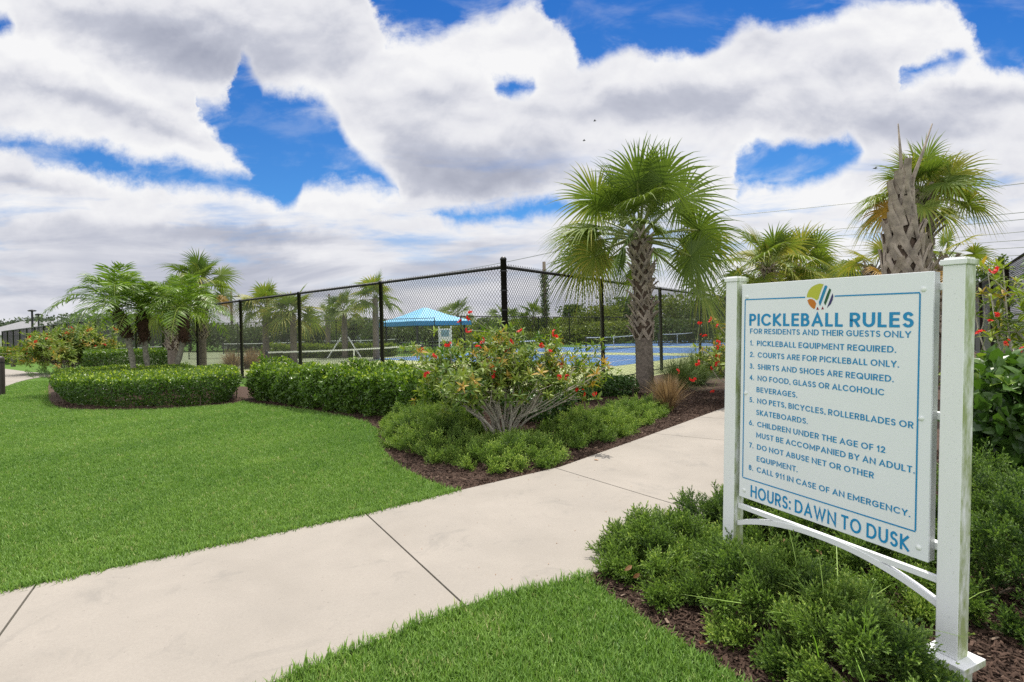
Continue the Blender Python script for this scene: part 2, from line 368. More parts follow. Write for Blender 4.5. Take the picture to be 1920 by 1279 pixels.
bed_left = smooth_poly(px((92, 762), (130, 771), (220, 771), (330, 768), (440, 760), (462, 752), (455, 730), (380, 699), (200, 697), (95, 704), (88, 735)), 2)
bed_right = np.vstack([px((1104, 1088), (1150, 1128), (1215, 1172), (1290, 1218), (1360, 1262), (1400, 1290)), [[1.02, 1.6], [2.5, .6], [9, 2], [20, 12], [23, 24]], [[21.6, 27.8]], path_lo[-2:4:-1]+[.02, -.02]])
lawn_left = np.vstack([px((-500, 1210)), path_up[1:4], bed_edge, px((452, 752))[::-1], bed_left[-1:], px((92, 735), (86, 712), (62, 712), (30, 720), (0, 731), (-300, 800))])
lawn_front = np.vstack([path_lo[2:5][::-1], px((300, 1374), (420, 1440)), [[.7, 1.55], [1.0, 1.7]], px((1400, 1290), (1360, 1262), (1290, 1218), (1215, 1172), (1150, 1128), (1104, 1090))])
lawn_front = np.vstack([px((1104, 1088), (870, 1146), (540, 1280), (300, 1376)), [[-1.2, 1.4], [1.0, 1.5]], px((1400, 1290), (1360, 1262), (1290, 1218), (1215, 1172), (1150, 1128))])
far_path = smooth_poly(np.vstack([px((0, 730), (28, 719), (56, 711), (90, 706), (130, 703.5), (160, 701)), px((160, 699), (110, 700), (62, 699.5), (36, 695.5), (0, 691)), [[-48, 45], [-60, 30], [-40, 18]]]), 1)
far_lawn = px((-60, 690), (0, 690.5), (34, 695), (64, 699), (100, 699), (100, 686), (-60, 680))

g = Geo(); g.add([[-900, -200, 0], [900, -200, 0], [900, 1500, 0], [-900, 1500, 0]], [[0, 1, 2, 3]])
m, t, b = new_mat('lawn_ground'); o = t.node('ShaderNodeTexCoord').outputs['Object']
n = t.noise(o, 2.5, 8, .65); n2 = t.noise(o, 60, 3, .6)
t.put(b.inputs['Base Color'], t.mix(t.rng(n2, .3, .7), t.mix(t.rng(n, .35, .65), (.085, .175, .03), (.14, .24, .045)), (.055, .11, .02)))
b.inputs['Roughness'].default_value = .95; b.inputs['Specular IOR Level'].default_value = .1
structure('ground', g, m)

m, t, b = new_mat('mulch_ground'); o = t.node('ShaderNodeTexCoord').outputs['Object']
n = t.noise(o, 35, 6, .7, .4)
t.put(b.inputs['Base Color'], t.mix(t.rng(n, .35, .68), (.035, .018, .012), (.12, .07, .045))); b.inputs['Roughness'].default_value = .95
bp = t.node('ShaderNodeBump'); bp.inputs['Distance'].default_value = .03; t.put(bp.inputs['Height'], n); t.l.new(bp.outputs[0], b.inputs['Normal'])
g = Geo()
for q, zq in ((bed_mid, .008), (bed_left, .012), (bed_right, .008)): g.sheet(q, zq)
structure('mulch_ground', g, m)

# concrete pavement: slabs with open joints and a real edge
m, t, b = new_mat('concrete'); o = t.node('ShaderNodeTexCoord').outputs['Object']
n = t.noise(o, 1.3, 6, .6, .3); n2 = t.noise(o, 90, 3, .7); n3 = t.noise(t.vm('MULTIPLY', o, (1, 1, 0)), .8, 5, .6, .6)
c = t.mix(t.rng(n, .3, .72), (.335, .302, .262), (.275, .25, .218)); c = t.mix(t.rng(n2, .3, .75, 0, .35), c, (.20, .175, .15)); c = t.mix(t.rng(n3, .48, .7, 0, .55), c, (.24, .215, .185))
st_ = t.noise(t.vm('MULTIPLY', o, (1, 1, 0)), 2.6, 7, .7, .8); c = t.mix(t.rng(st_, .56, .68, 0, .5), c, (.20, .185, .165)); c = t.mix(t.rng(t.noise(o, 38, 2, .5), .70, .76, 0, .6), c, (.16, .14, .12))
t.put(b.inputs['Base Color'], c); b.inputs['Roughness'].default_value = .85
bp = t.node('ShaderNodeBump'); bp.inputs['Distance'].default_value = .004; bp.inputs['Strength'].default_value = .5; t.put(bp.inputs['Height'], n2); t.l.new(bp.outputs[0], b.inputs['Normal'])
def clip_half(poly, p, nrm):
    out = []; n_ = len(poly)
    for i in range(n_):
        a, c_ = poly[i], poly[(i+1) % n_]; da, dc = np.dot(a-p, nrm), np.dot(c_-p, nrm)
        if da >= 0: out.append(a)
        if da*dc < 0: out.append(a+(c_-a)*(da/(da-dc)))
    return np.array(out)
J = [px((0, 1200), (65, 1108)), px((873, 1145), (685, 968)), px((1255, 948), (1035, 880))]
JJ = [J[0]+np.array([-1.55, -1.05])*k for k in (3, 2, 1)]+J
for k in range(1, 9): JJ.append(np.array([path_lo[6]+(path_lo[7]-path_lo[6])*0, path_up[4]])+np.array([.643, .766])*1.62*k+np.array([.643, .766])*.55)
g = Geo(); gap = .006; poly = path_poly
tang = [unit(np.array([-(j[1]-j[0])[1], (j[1]-j[0])[0]])) for j in JJ]
tang = [t_ if t_[1] > 0 or t_[0] > 0 else -t_ for t_ in tang]
tang = [t_*np.sign(np.dot(t_, [.7, .7])) for t_ in tang]
rest = poly
for j, tn in zip(JJ, tang):
    left = clip_half(rest, j[0]-tn*gap, -tn); rest = clip_half(rest, j[0]+tn*gap, tn)
    if len(left) > 2: g.prism(left, -.05, .025)
if len(rest) > 2: g.prism(rest, -.05, .025)
structure('path', g, m)
g = Geo(); g.prism(far_path, -.05, .02); o = structure('path', g, m)

# court surface
dL = np.array([-.7523, .6588]); dR = np.array([.655, .756]); CN = np.array([-.14, 10.93])
m, t, b = new_mat('court_green'); o = t.node('ShaderNodeTexCoord').outputs['Object']
t.put(b.inputs['Base Color'], t.mix(t.rng(t.noise(o, .8, 5, .6), .35, .65), (.42, .46, .20), (.36, .41, .18))); b.inputs['Roughness'].default_value = .8
g = Geo(); c0 = CN+dL*.15+dR*.15
g.sheet([c0, c0+dR*70, c0+dR*70+dL*17.2, c0+dL*17.2], .012); structure('court_surface', g, m)
m, t, b = new_mat('court_olive'); o = t.node('ShaderNodeTexCoord').outputs['Object']
t.put(b.inputs['Base Color'], t.mix(t.rng(t.noise(o, .5, 6, .6), .35, .65), (.26, .30, .16), (.20, .25, .13))); b.inputs['Roughness'].default_value = .85
g = Geo(); g.sheet([c0+dL*17.2, c0+dL*17.2+dR*13, c0+dL*70+dR*13, c0+dL*70], .012); structure('court_surface', g, m)
m, t, b = new_mat('court_blue'); o = t.node('ShaderNodeTexCoord').outputs['Object']
t.put(b.inputs['Base Color'], t.mix(t.rng(t.noise(o, .9, 5, .6), .35, .65), (.065, .19, .42), (.055, .155, .36))); b.inputs['Roughness'].default_value = .75
N0 = np.array([-8.5, 18.8])
gb = Geo(); gw = Geo()
def rect(o_, a0, a1, b0, b1): return [o_+dR*a0+dL*b0, o_+dR*a1+dL*b0, o_+dR*a1+dL*b1, o_+dR*a0+dL*b1]
for k in range(1, 5):
    t0 = 10*k; o_ = N0+dR*t0; gb.sheet(rect(o_, -.6, 7.0, -8.2, 7.6), .016)
    for (a0, a1, b0, b1) in ((.2, .26, -6.7, 6.7), (6.4, 6.46, -6.7, 6.7), (.2, 6.46, -6.76, -6.7), (.2, 6.46, 6.7, 6.76), (.2, 6.46, -2.16, -2.1), (.2, 6.46, 2.1, 2.16), (3.3, 3.36, -6.7, -2.1), (3.3, 3.36, 2.1, 6.7)):
        gw.sheet(rect(o_, a0, a1, b0, b1), .020)
structure('court_surface', gb, m); structure('court_lines', gw, MT['white'])

# ------------------------------------------------------------------ the rules sign
Dr = 2.2; Dl = Dr*548/396.5
TL, TR, BL, BR = P(1390, 534, Dl), P(1747, 508.7, Dr), P(1390, 930.5, Dl), P(1747, 1057, Dr)
ex = unit((TR-TL)+(BR-BL)); ez = unit((TL-BL)+(TR-BR)); ez = unit(ez-ex*np.dot(ez, ex)); ey = np.cross(ez, ex)
org = (TL+TR+BL+BR)/4
MS = np.stack([ex, ey, ez], -1)
SW = float(np.linalg.norm(TR-TL)+np.linalg.norm(BR-BL))/2; SH = float(np.linalg.norm(TL-BL)+np.linalg.norm(TR-BR))/2
def S(pxx, pyy, off=0.):
    """photo point -> (x, z) in the sign's own plane"""
    d = ray(pxx, pyy); o_ = np.array([0, 0, HC]); n_ = ey
    tt = np.dot(org+ey*off-o_, n_)/np.dot(d, n_); q = (o_+d*tt-org)@MS; return q[0], q[2]
z_ground = (np.array([0, 0, 0])-org)@MS
sign = thing('rules_sign', 'white pickleball rules sign with blue lettering standing between two posts', 'sign')
sign.matrix_world = Matrix(((ex[0], ey[0], ez[0], org[0]), (ex[1], ey[1], ez[1], org[1]), (ex[2], ey[2], ez[2], org[2]), (0, 0, 0, 1)))
m, t, b = new_mat('sign_face'); o = t.node('ShaderNodeTexCoord').outputs['Object']
t.put(b.inputs['Base Color'], t.mix(t.rng(t.noise(o, 4, 5, .6), .4, .8, 0, .25), (.80, .82, .86), (.68, .71, .73))); b.inputs['Roughness'].default_value = .35
MT['signface'] = m
m, t, b = new_mat('post_paint'); o = t.node('ShaderNodeTexCoord').outputs['Object']      # white vinyl with algae stains and specks
nz = t.noise(t.vm('MULTIPLY', o, (1, 1, .35)), 16, 6, .7); nn = t.xyz(t.node('ShaderNodeNewGeometry').outputs['Normal'])
onx, _a, _b = t.xyz(t.node('ShaderNodeTexCoord').outputs['Normal'])
side = t.rng(onx, .5, .9)
alg = t.m('MULTIPLY', t.rng(nz, .33, .60), t.m('ADD', t.m('MULTIPLY', side, 1.0), .04))
speck = t.rng(t.noise(o, 140, 2, .5), .68, .74, 0, .5)
t.put(b.inputs['Base Color'], t.mix(speck, t.mix(alg, (.80, .81, .83), (.30, .36, .16)), (.34, .36, .33))); b.inputs['Roughness'].default_value = .5
MT['post'] = m
g = Geo(); g.box((0, 0, 0), (SW, .012, SH)); panel = g.build('sign_panel', MT['signface'], sign, bevel=.002)
for sx in (-1, 1):
    g = Geo(); g.box((sx*(SW/2-.012), .0245, 0), (.024, .037, SH-.004)); g.build('side_rail', plain('aluminium', (.5, .52, .52), .4, .1, metal=.3), sign, bevel=.002)
PW = .078
xl, _ = S(1371, 800); xr, _ = S(1791, 800)
xl = -SW/2-.062; xr = SW/2+.075
_, zt = S(1372, 528); _, zt2 = S(1795, 490)
zg = float(z_ground[2])
base_of = lambda x: -(org[2]+ex[2]*x)/ez[2]
for x, ptop, pbase in ((xl, S(1371, 529)[1], None), (xr, S(1793, 497)[1], S(1800, 1238)[1])):
    bz = base_of(x); tz = bz+.145 if pbase is None else pbase
    g = Geo(); g.box((0, 0, (ptop+tz)/2), (PW, PW, ptop-tz)); p_ = g.build('post', MT['post'], sign, loc=(x, .02, 0), bevel=.004)
    g = Geo(); g.box((0, 0, ptop+.011), (PW+.014, PW+.014, .022)); g.box((0, 0, ptop+.0255), (PW-.004, PW-.004, .007)); g.build('post_cap', MT['post'], p_, bevel=.003)
    g = Geo(); g.box((0, 0, tz-.014), (PW+.082, PW+.082, .028)); g.build('base_trim', MT['post'], p_, bevel=.003)
    g = Geo(); g.box((0, 0, (tz-.028+bz-.06)/2), (PW+.022, PW+.022, tz-.028-bz+.06)); g.build('post_sleeve', MT['post'], p_, bevel=.003)
xa, xb = xl+PW/2, xr-PW/2
for sx, ys in ((-1, ((1385, 554), (1385, 731), (1385, 911))), (1, ((1757, 536), (1757, 783), (1757, 1032)))):
    for q in ys:
        z_ = S(*q)[1]; x0, x1 = (xa-.002, -SW/2+.05) if sx < 0 else (SW/2-.05, xb+.002)
        g = Geo(); g.box(((x0+x1)/2, .0615, z_), (x1-x0, .036, .03)); g.build('bracket', MT['white'], sign, bevel=.002)
        g = Geo(); xx = sx*(SW/2-.035); a = np.linspace(0, np.pi/2, 5)
        g.lathe([(.011*math.cos(v), .006*math.sin(v)) for v in a]); V = g.V[0].copy(); g.V[0] = np.stack([V[:, 0]+xx, -.006-V[:, 2], V[:, 1]+z_-.012], -1)
        g.build('bolt', MT['white'], sign, smooth=True)
zc = (S(1385, 950)[1]+S(1769, 1093)[1])/2
g = Geo(); g.box(((xa+xb)/2, .02, zc), (xb-xa-.004, .022, .027)); g.build('cross_bar', MT['post'], sign, bevel=.002)
za = (S(1390, 984)[1]+S(1770, 1141)[1])/2; L_ = (xb-xa)/2; xm = (xa+xb)/2
g = Geo(); th = np.linspace(-1, 1, 33); zz = (zc-.002)-(np.abs(th)**2.2)*(zc-.002-za)
for i in range(32):
    xx = xm+th[i:i+2]*(L_-.003); z2 = zz[i:i+2]; hh = .0135; q = []
    for x_, z_ in zip(xx, z2):
        for yy in (.006, .034): q += [(x_, yy, z_-hh), (x_, yy, z_+hh)]
    g.add(q, [[0, 4, 5, 1], [2, 3, 7, 6], [1, 5, 7, 3], [0, 2, 6, 4]])
g.build('arch_bar', MT['post'], sign)
# lettering
def arc(cx, cy, rx, ry, a0, a1, n=14):
    a = np.radians(np.linspace(a0, a1, n)); return list(zip(cx+rx*np.cos(a), cy+ry*np.sin(a)))
LP = [(0, 0), (0, 1), (.5, 1)]+arc(.5, .73, .5, .27, 90, -90)[1:]+[(0, .46)]
GL = {'A': (.74, [[(0, 0), (.5, 1), (1, 0)], [(.27, .29), (.73, .29)]]), 'B': (.58, [[(0, 0), (0, 1), (.45, 1)]+arc(.45, .765, .43, .235, 90, -90)[1:]+[(0, .53)], [(0, .53), (.5, .53)]+arc(.5, .265, .5, .265, 90, -90)[1:]+[(0, 0)]]),
      'C': (.78, [arc(.55, .5, .55, .5, 45, 315, 24)]), 'D': (.74, [[(0, 0), (0, 1), (.4, 1)]+arc(.4, .5, .6, .5, 90, -90, 20)[1:]+[(0, 0)]]),
      'E': (.53, [[(1, 1), (0, 1), (0, 0), (1, 0)], [(0, .52), (.9, .52)]]), 'F': (.5, [[(1, 1), (0, 1), (0, 0)], [(0, .5), (.88, .5)]]),
      'G': (.80, [arc(.52, .5, .52, .5, 42, 318, 24), [(.95, .16), (.95, .47), (.6, .47)]]), 'H': (.68, [[(0, 0), (0, 1)], [(1, 0), (1, 1)], [(0, .52), (1, .52)]]),
      'I': (.13, [[(.5, 0), (.5, 1)]]), 'K': (.62, [[(0, 0), (0, 1)], [(.95, 1), (.12, .5), (1, 0)]]), 'L': (.47, [[(0, 1), (0, 0), (1, 0)]]),
      'M': (.86, [[(0, 0), (0, 1), (.5, .22), (1, 1), (1, 0)]]), 'N': (.74, [[(0, 0), (0, 1), (1, 0), (1, 1)]]), 'O': (.86, [arc(.5, .5, .5, .5, 0, 360, 32)]),
      'P': (.56, [LP]), 'Q': (.88, [arc(.5, .5, .5, .5, 0, 360, 32), [(.6, .28), (.98, 0)]]), 'R': (.60, [LP, [(.5, .46), (.95, 0)]]),
      'S': (.54, [arc(.5, .755, .46, .245, 35, 270, 16)+arc(.5, .255, .5, .255, 90, -145, 16)[1:]]), 'T': (.58, [[(0, 1), (1, 1)], [(.5, 1), (.5, 0)]]),
      'U': (.68, [[(0, 1), (0, .36)]+arc(.5, .36, .5, .36, 180, 360)[1:]+[(1, 1)]]), 'V': (.70, [[(0, 1), (.5, 0), (1, 1)]]), 'W': (1.05, [[(0, 1), (.26, 0), (.5, .95), (.74, 0), (1, 1)]]),
      'Y': (.66, [[(0, 1), (.5, .45), (1, 1)], [(.5, .45), (.5, 0)]]), '1': (.34, [[(0, .74), (.8, 1), (.8, 0)]]), '2': (.52, [arc(.48, .71, .46, .29, 165, -38, 14)+[(0, 0), (1, 0)]]),
      '3': (.52, [arc(.46, .765, .42, .235, 140, -90)+[(.3, .53)], [(.3, .53)]+arc(.46, .265, .5, .265, 90, -145)]), '4': (.58, [[(.76, 0), (.76, 1), (0, .28), (1, .28)]]),
      '5': (.52, [[(.9, 1), (.18, 1), (.12, .55)]+arc(.45, .33, .52, .33, 125, -140)]), '6': (.55, [arc(.5, .32, .5, .32, 0, 360, 24), [(.66, 1), (.06, .46)]]), '7': (.53, [[(0, 1), (1, 1), (.35, 0)]]),
      '8': (.52, [arc(.5, .77, .42, .23, 0, 360, 20), arc(.5, .27, .5, .27, 0, 360, 22)]), '9': (.55, [arc(.5, .68, .5, .32, 0, 360, 24), [(.94, .54), (.34, 0)]]),
      '.': (.14, [[(.5, 0), (.5, .02)]]), ',': (.14, [[(.6, .02), (.4, -.1)]]), ':': (.14, [[(.5, .08), (.5, .1)], [(.5, .66), (.5, .68)]])}
def text_geo(txt, wt, track=.15):
    """letters stroked with an even pen of width wt (cap height 1); every stroke sits a hair above the one before"""
    h_ = wt/2; x = 0.; V = []; Q = []; n_ = 0; lay = 0
    for ch in txt:
        if ch == ' ': x += .27; continue
        wd_, strokes = GL[ch]
        for st in strokes:
            p = np.array(st, float); p = np.c_[x+h_+p[:, 0]*(wd_-2*h_), h_+p[:, 1]*(1-2*h_)]
            closed = np.linalg.norm(p[0]-p[-1]) < 1e-6 and len(p) > 20
            d = unit(np.diff(p, axis=0))
            if not closed: p[0] = p[0]-d[0]*h_; p[-1] = p[-1]+d[-1]*h_
            d = unit(np.diff(p, axis=0)); nn_ = np.c_[-d[:, 1], d[:, 0]]
            a = np.vstack([nn_[-1:] if closed else nn_[:1], nn_]); b_ = np.vstack([nn_, nn_[:1] if closed else nn_[-1:]])
            mt = unit(a+b_); k = h_/np.clip((mt*a).sum(1), .42, 1)
            L_, R_ = p+mt*k[:, None], p-mt*k[:, None]
            m_ = len(p); V.append(np.c_[np.vstack([L_, R_]), np.full(2*m_, lay*.004)]); lay = (lay+1) % 5
            for i_ in range(m_-1): Q.append([n_+i_, n_+m_+i_, n_+m_+i_+1, n_+i_+1])
            n_ += 2*m_
        x += wd_+track
    return np.vstack(V), np.array(Q)
A7 = lambda x, y: (1340+x*.30208, 480+y*.30208)
A8 = lambda x, y: (1100+x*.42708, 840+y*.42708)
LINES = [('PICKLEBALL RULES', A7(220, 437), A7(1241, 440), .0655, .155), ('FOR RESIDENTS AND THEIR GUESTS ONLY', A7(225, 486), A7(1226, 503), .0280, .135),
         ('1.  PICKLEBALL EQUIPMENT REQUIRED.', A7(223, 558), A7(1132, 598), .0285, .14), ('2.  COURTS ARE FOR PICKLEBALL ONLY.', A7(222, 630), A7(1150, 688), .0285, .14),
         ('3.  SHIRTS AND SHOES ARE REQUIRED.', A7(222, 702), A7(1117, 778), .0285, .14), ('4.  NO FOOD, GLASS OR ALCOHOLIC', A7(220, 773), A7(1058, 860), .0285, .14),
         ('BEVERAGES.', A7(265, 846), A7(518, 878), .0285, .14), ('5.  NO PETS, BICYCLES, ROLLERBLADES OR', A7(220, 911), A7(1240, 1066), .0285, .14),
         ('SKATEBOARDS.', A7(263, 987), A7(583, 1042), .0285, .14), ('6.  CHILDREN UNDER THE AGE OF 12', A7(218, 1053), A7(1065, 1217), .0285, .14),
         ('MUST BE ACCOMPANIED BY AN ADULT.', A7(263, 1130), A8(1445, 108), .0285, .14), ('7.  DO NOT ABUSE NET OR OTHER', A7(218, 1192), A8(1265, 130), .0285, .14),
         ('EQUIPMENT.', A8(750, 60), A8(930, 103), .0285, .14), ('8.  CALL 911 IN CASE OF AN EMERGENCY.', A8(715, 97), A8(1425, 300), .0285, .14),
         ('HOURS: DAWN TO DUSK', A8(723, 226), A8(1422, 440), .066, .14)]
for txt, a, b_, cap, wt in LINES:
    V, Q = text_geo(txt, wt*1.16, .135)
    x0, z0 = S(*a); x1, z1 = S(*b_); zb = (z0+z1)/2
    lo, hi = V[:, 0].min(), V[:, 0].max()
    W3 = np.stack([x0+(V[:, 0]-lo)/(hi-lo)*(x1-x0), -.0072-V[:, 2]*.02, zb+V[:, 1]*cap], -1)
    k_ = len(text_geo(txt.split('  ')[0], wt*1.16, .135)[0]) if '  ' in txt else 0           # the rule's number, then its words
    for a_, b2 in ((0, k_), (k_, len(V))):
        if b2 > a_:
            q_ = Q[(Q[:, 0] >= a_) & (Q[:, 0] < b2)]-a_; g = Geo(); g.add(W3[a_:b2], q_); g.build('lettering', MT['blue'], panel)
# border line, open behind the emblem
g = Geo(); bx0, bz1 = S(*A7(195, 272)); bx1 = S(*A7(1281, 228))[0]; bz0 = (S(*A8(696, 134))[1]+S(*A8(1470, 368))[1])/2
bz1 = (bz1+S(*A7(1281, 228))[1])/2; e0 = S(*A7(567, 250))[0]; e1 = S(*A7(750, 250))[0]; lw = .0062
def strip(x0, x1, z0, z1): g.add([[x0, -.0073, z0], [x1, -.0073, z0], [x1, -.0073, z1], [x0, -.0073, z1]], [[0, 1, 2, 3]])
strip(bx0, e0, bz1-lw/2, bz1+lw/2); strip(e1, bx1, bz1-lw/2, bz1+lw/2); strip(bx0, bx1, bz0-lw/2, bz0+lw/2)
strip(bx0-lw/2, bx0+lw/2, bz0+lw/2, bz1-lw/2); strip(bx1-lw/2, bx1+lw/2, bz0+lw/2, bz1-lw/2)
g.build('border', MT['blue'], panel)
EMB = [('emblem_yellow', (.48, .50, .04), [(840, 240), (700, 215), (560, 262), (430, 335), (330, 450), (275, 590), (262, 690), (420, 690), (520, 730), (600, 790), (660, 740), (700, 600), (760, 430)]),
       ('emblem_orange', (.55, .17, .01), [(285, 790), (350, 745), (450, 750), (530, 800), (585, 900), (545, 1060), (505, 1090), (420, 1030), (330, 920)]),
       ('emblem_blue', (.006, .22, .45), [(880, 290), (930, 278), (972, 320), (830, 700), (720, 985), (670, 870)]),
       ('emblem_green', (.008, .09, .035), [(1040, 380), (1100, 430), (1000, 720), (895, 970), (850, 870), (960, 560)]),
       ('emblem_purple', (.035, .025, .13), [(1145, 550), (1172, 650), (1150, 780), (1080, 930), (955, 1050), (1040, 820)]),
       ('emblem_red', (.25, .008, .02), [(630, 1010), (585, 1112), (682, 1115)]), ('emblem_red', (.25, .008, .02), [(805, 995), (760, 1108), (850, 1096)])]
emb = None
for nm, colr, pl_ in EMB:
    q = np.array([S(1500+x/18.27, 520+y/18.27) for x, y in pl_]); g = Geo(); T = ear(q)
    g.add(np.c_[q[:, 0], np.full(len(q), -.0072), q[:, 1]], None, T)
    o = g.build('emblem', plain(nm, colr, .5, .02), panel)

# ------------------------------------------------------------------ chain-link fences
def chain(length, z0, z1, w_=.085, th=.0085, spikes=True):
    g = Geo(); H_ = z1-z0; asp = 1.15; k = H_/asp              # diagonal run over the full height
    for sgn in (1, -1):
        xs = np.arange(-k, length, w_)
        for x in xs:
            a0, a1 = (x, z0), (x+k, z1)
            # clip to [0, length]
            t0, t1 = max(0., (0-x)/k), min(1., (length-x)/k)
            if t1-t0 < .01: continue
            p0 = np.array([x+k*t0, z0+H_*t0]); p1 = np.array([x+k*t1, z0+H_*t1])
            if spikes and t1 == 1.: p1 = p1+unit(p1-p0)*.055
            if sgn < 0: p0, p1 = np.array([length-p0[0], p0[1]]), np.array([length-p1[0], p1[1]])
            d = unit(p1-p0); nn_ = np.array([-d[1], d[0]])*th*.5; y = .004*sgn
            q = [(p0[0]+nn_[0], y, p0[1]+nn_[1]), (p0[0]-nn_[0], y, p0[1]-nn_[1]), (p0[0], y+th*.8*sgn, p0[1]),
                 (p1[0]+nn_[0], y, p1[1]+nn_[1]), (p1[0]-nn_[0], y, p1[1]-nn_[1]), (p1[0], y+th*.8*sgn, p1[1])]
            g.add(q, [[0, 1, 4, 3], [1, 2, 5, 4], [2, 0, 3, 5]])
    return g
def fence(start, d, bays, step, h_, label, r=.054, mesh=True, w_=.085, th=.0085, group='black chain link fences', skip_first=False, gate=None):
    ang = math.atan2(d[1], d[0]); L = bays*step
    f_ = thing('chain_link_fence', label, 'fence', (start[0], start[1], 0), group, ang)
    pg = Geo(); pg.lathe([(r, -.1), (r, h_-.02), (r*1.15, h_-.02), (r*1.15, h_+.015), (r*.6, h_+.03), (0, h_+.035)], n=10)
    first = None
    for i in range(1 if skip_first else 0, bays+1):
        if first is None: first = pg.build('post', MT['black'], f_, smooth=True); first.location.x = i*step
        else:
            o = first.copy(); COL.objects.link(o); o.parent = f_; o.location.x = i*step
    g = Geo(); g.tube([[0, 0, h_-.02], [L, 0, h_-.02]], r*.62, 8); g.build('top_rail', MT['black'], f_, smooth=True)
    g = Geo(); g.tube([[0, 0, .06], [L, 0, .06]], r*.35, 6); g.build('bottom_rail', MT['black'], f_, smooth=True)
    if mesh: chain(L, .03, h_, w_, th).build('chain_link', MT['black'], f_).location.y = -r*1.0
    return f_
dRf = unit(np.array([.575, .818]))
FH = 2.75
fl = fence(CN, dL, 18, 4.16, FH, 'long black chain link fence running left from the tall corner post', skip_first=True)
g = Geo(); g.lathe([(.062, -.1), (.062, FH+.12), (.068, FH+.12), (.068, FH+.15), (.04, FH+.185), (0, FH+.19)], n=12)
cp = g.build('corner_post', MT['black'], fl, smooth=True)
for z_ in np.linspace(.3, FH-.1, 7):
    g = Geo(); g.lathe([(.07, z_-.012), (.07, z_+.012)], n=12); g.build('tension_band', MT['black'], cp)
fence(CN, dRf, 7, 4.45, FH, 'black chain link fence running right from the corner post behind the tall palm', skip_first=True)
sp = N0+dL*10.2
fence(sp+dR*19, dR, 9, 4.6, 2.6, 'low far chain link fence behind the blue courts and nets', w_=.13, th=.006)
fence(np.array([-22.0, 37.0]), np.array([1., .0]), 5, 3.35, 2.45, 'thin black cross fence in front of the palms inside the courts', r=.03, w_=.13, th=.006)
fence(np.array([11.0, 11.5]), unit(np.array([.60, .80])), 5, 4.0, 2.9, 'tall black fence behind the red flowered shrub beside the right sign post', w_=.08, th=.0052)

# ------------------------------------------------------------------ pickleball nets
def net(start, d, L, label, near=True):
    ang = math.atan2(d[1], d[0]); n_ = thing('pickleball_net', label, 'net', (start[0], start[1], .02), 'pickleball nets', ang)
    pg = Geo(); pg.lathe([(.045, 0), (.045, .93), (.03, .95), (0, .95)], n=10); a = pg.build('net_post', MT['black'], n_, smooth=True)
    b_ = a.copy(); COL.objects.link(b_); b_.parent = n_; b_.location.x = L
    sag = lambda x: .91-.05*(1-((x-L/2)/(L/2))**2)
    g = Geo(); xs = np.linspace(.05, L-.05, 14)
    for x0, x1 in zip(xs[:-1], xs[1:]): g.box(((x0+x1)/2, 0, (sag(x0)+sag(x1))/2-.025), (x1-x0+.0005, .03, .055))
    g.build('net_band', MT['white'], n_)
    g = Geo(); g.box((L/2, 0, .44), (.05, .034, .82)); g.build('center_strap', MT['white'], n_)
    g = Geo(); g.tube([[.05, 0, .06], [L*.5, 0, .03], [L-.05, 0, .06]], .02, 6)
    for x in np.arange(.08, L-.05, .09): g.box((x, 0, .06+(sag(x)-.12)/2), (.006, .004, sag(x)-.12))
    for z_ in np.arange(.1, .84, .09): g.box((L/2, .003, z_), (L-.1, .004, .006))
    g.build('netting', MT['net'], n_)
    return n_
net(N0, dR, 6.9, 'pickleball net nearest the clipped hedge, seen through the left fence')
net(N0+dR*10, dR, 6.7, 'pickleball net partly behind the red flowering shrub by the corner post')
net(N0+dR*20, dR, 6.7, 'pickleball net just left of the tall palm trunk on blue court')
net(N0+dR*30, dR, 6.7, 'farthest pickleball net, right of the tall palm trunk')
net(np.array([-28.5, 36.0]), unit(np.array([.2, .98])), 7.2, 'pickleball net behind the leaning pygmy palm trunks')
net(np.array([-25.5, 48.0]), unit(np.array([.98, .2])), 6.8, 'pickleball net beyond the cross fence left of the braced palm')
net(np.array([-18.0, 52.0]), unit(np.array([.98, .1])), 6.8, 'pickleball net beyond the braced palm inside the courts')

# ------------------------------------------------------------------ blue shade shelter and things below it
sc_ = np.array([P(797, 600, 43)[0], 43.0])
m, t, b = new_mat('canopy_fabric'); o = t.node('ShaderNodeTexCoord').outputs['Object']
t.put(b.inputs['Base Color'], t.mix(t.rng(t.noise(o, 3, 4, .6), .35, .65), (.20, .50, .72), (.17, .45, .66))); b.inputs['Roughness'].default_value = .6
sh = thing('shade_shelter', 'blue hip roofed shade shelter on slim posts beyond the courts', 'shelter', (sc_[0], sc_[1], 0), None, R(43))
hw = 2.58; ze = 2.32
g = Geo(); c4 = [(-hw, -hw), (hw, -hw), (hw, hw), (-hw, hw)]
g.add([(x, y, ze) for x, y in c4]+[(x, y, ze-.36) for x, y in c4]+[(x*.05, y*.05, 3.42) for x, y in c4]+[(x*.5, y*.5, ze+.52) for x, y in c4],
      [[i, (i+1) % 4, 12+(i+1) % 4, 12+i] for i in range(4)]+[[12+i, 12+(i+1) % 4, 8+(i+1) % 4, 8+i] for i in range(4)]+[[8, 9, 10, 11]])
g.build('canopy', m, sh)
g = Geo(); g.add([(x, y, ze-.005) for x, y in c4]+[(x*1.005, y*1.005, ze-.33) for x, y in c4], [[i, 4+i, 4+(i+1) % 4, (i+1) % 4] for i in range(4)])
g.build('valance', plain('valance_fabric', (.03, .25, .52), .6, .05), sh)
pg = Geo(); pg.box((0, 0, ze/2), (.1, .1, ze)); p0 = None
for x, y in c4:
    if p0 is None: p0 = o = pg.build('post', MT['black'], sh)
    else: o = p0.copy(); COL.objects.link(o); o.parent = sh
    o.location = (x*.85, y*.85, 0)
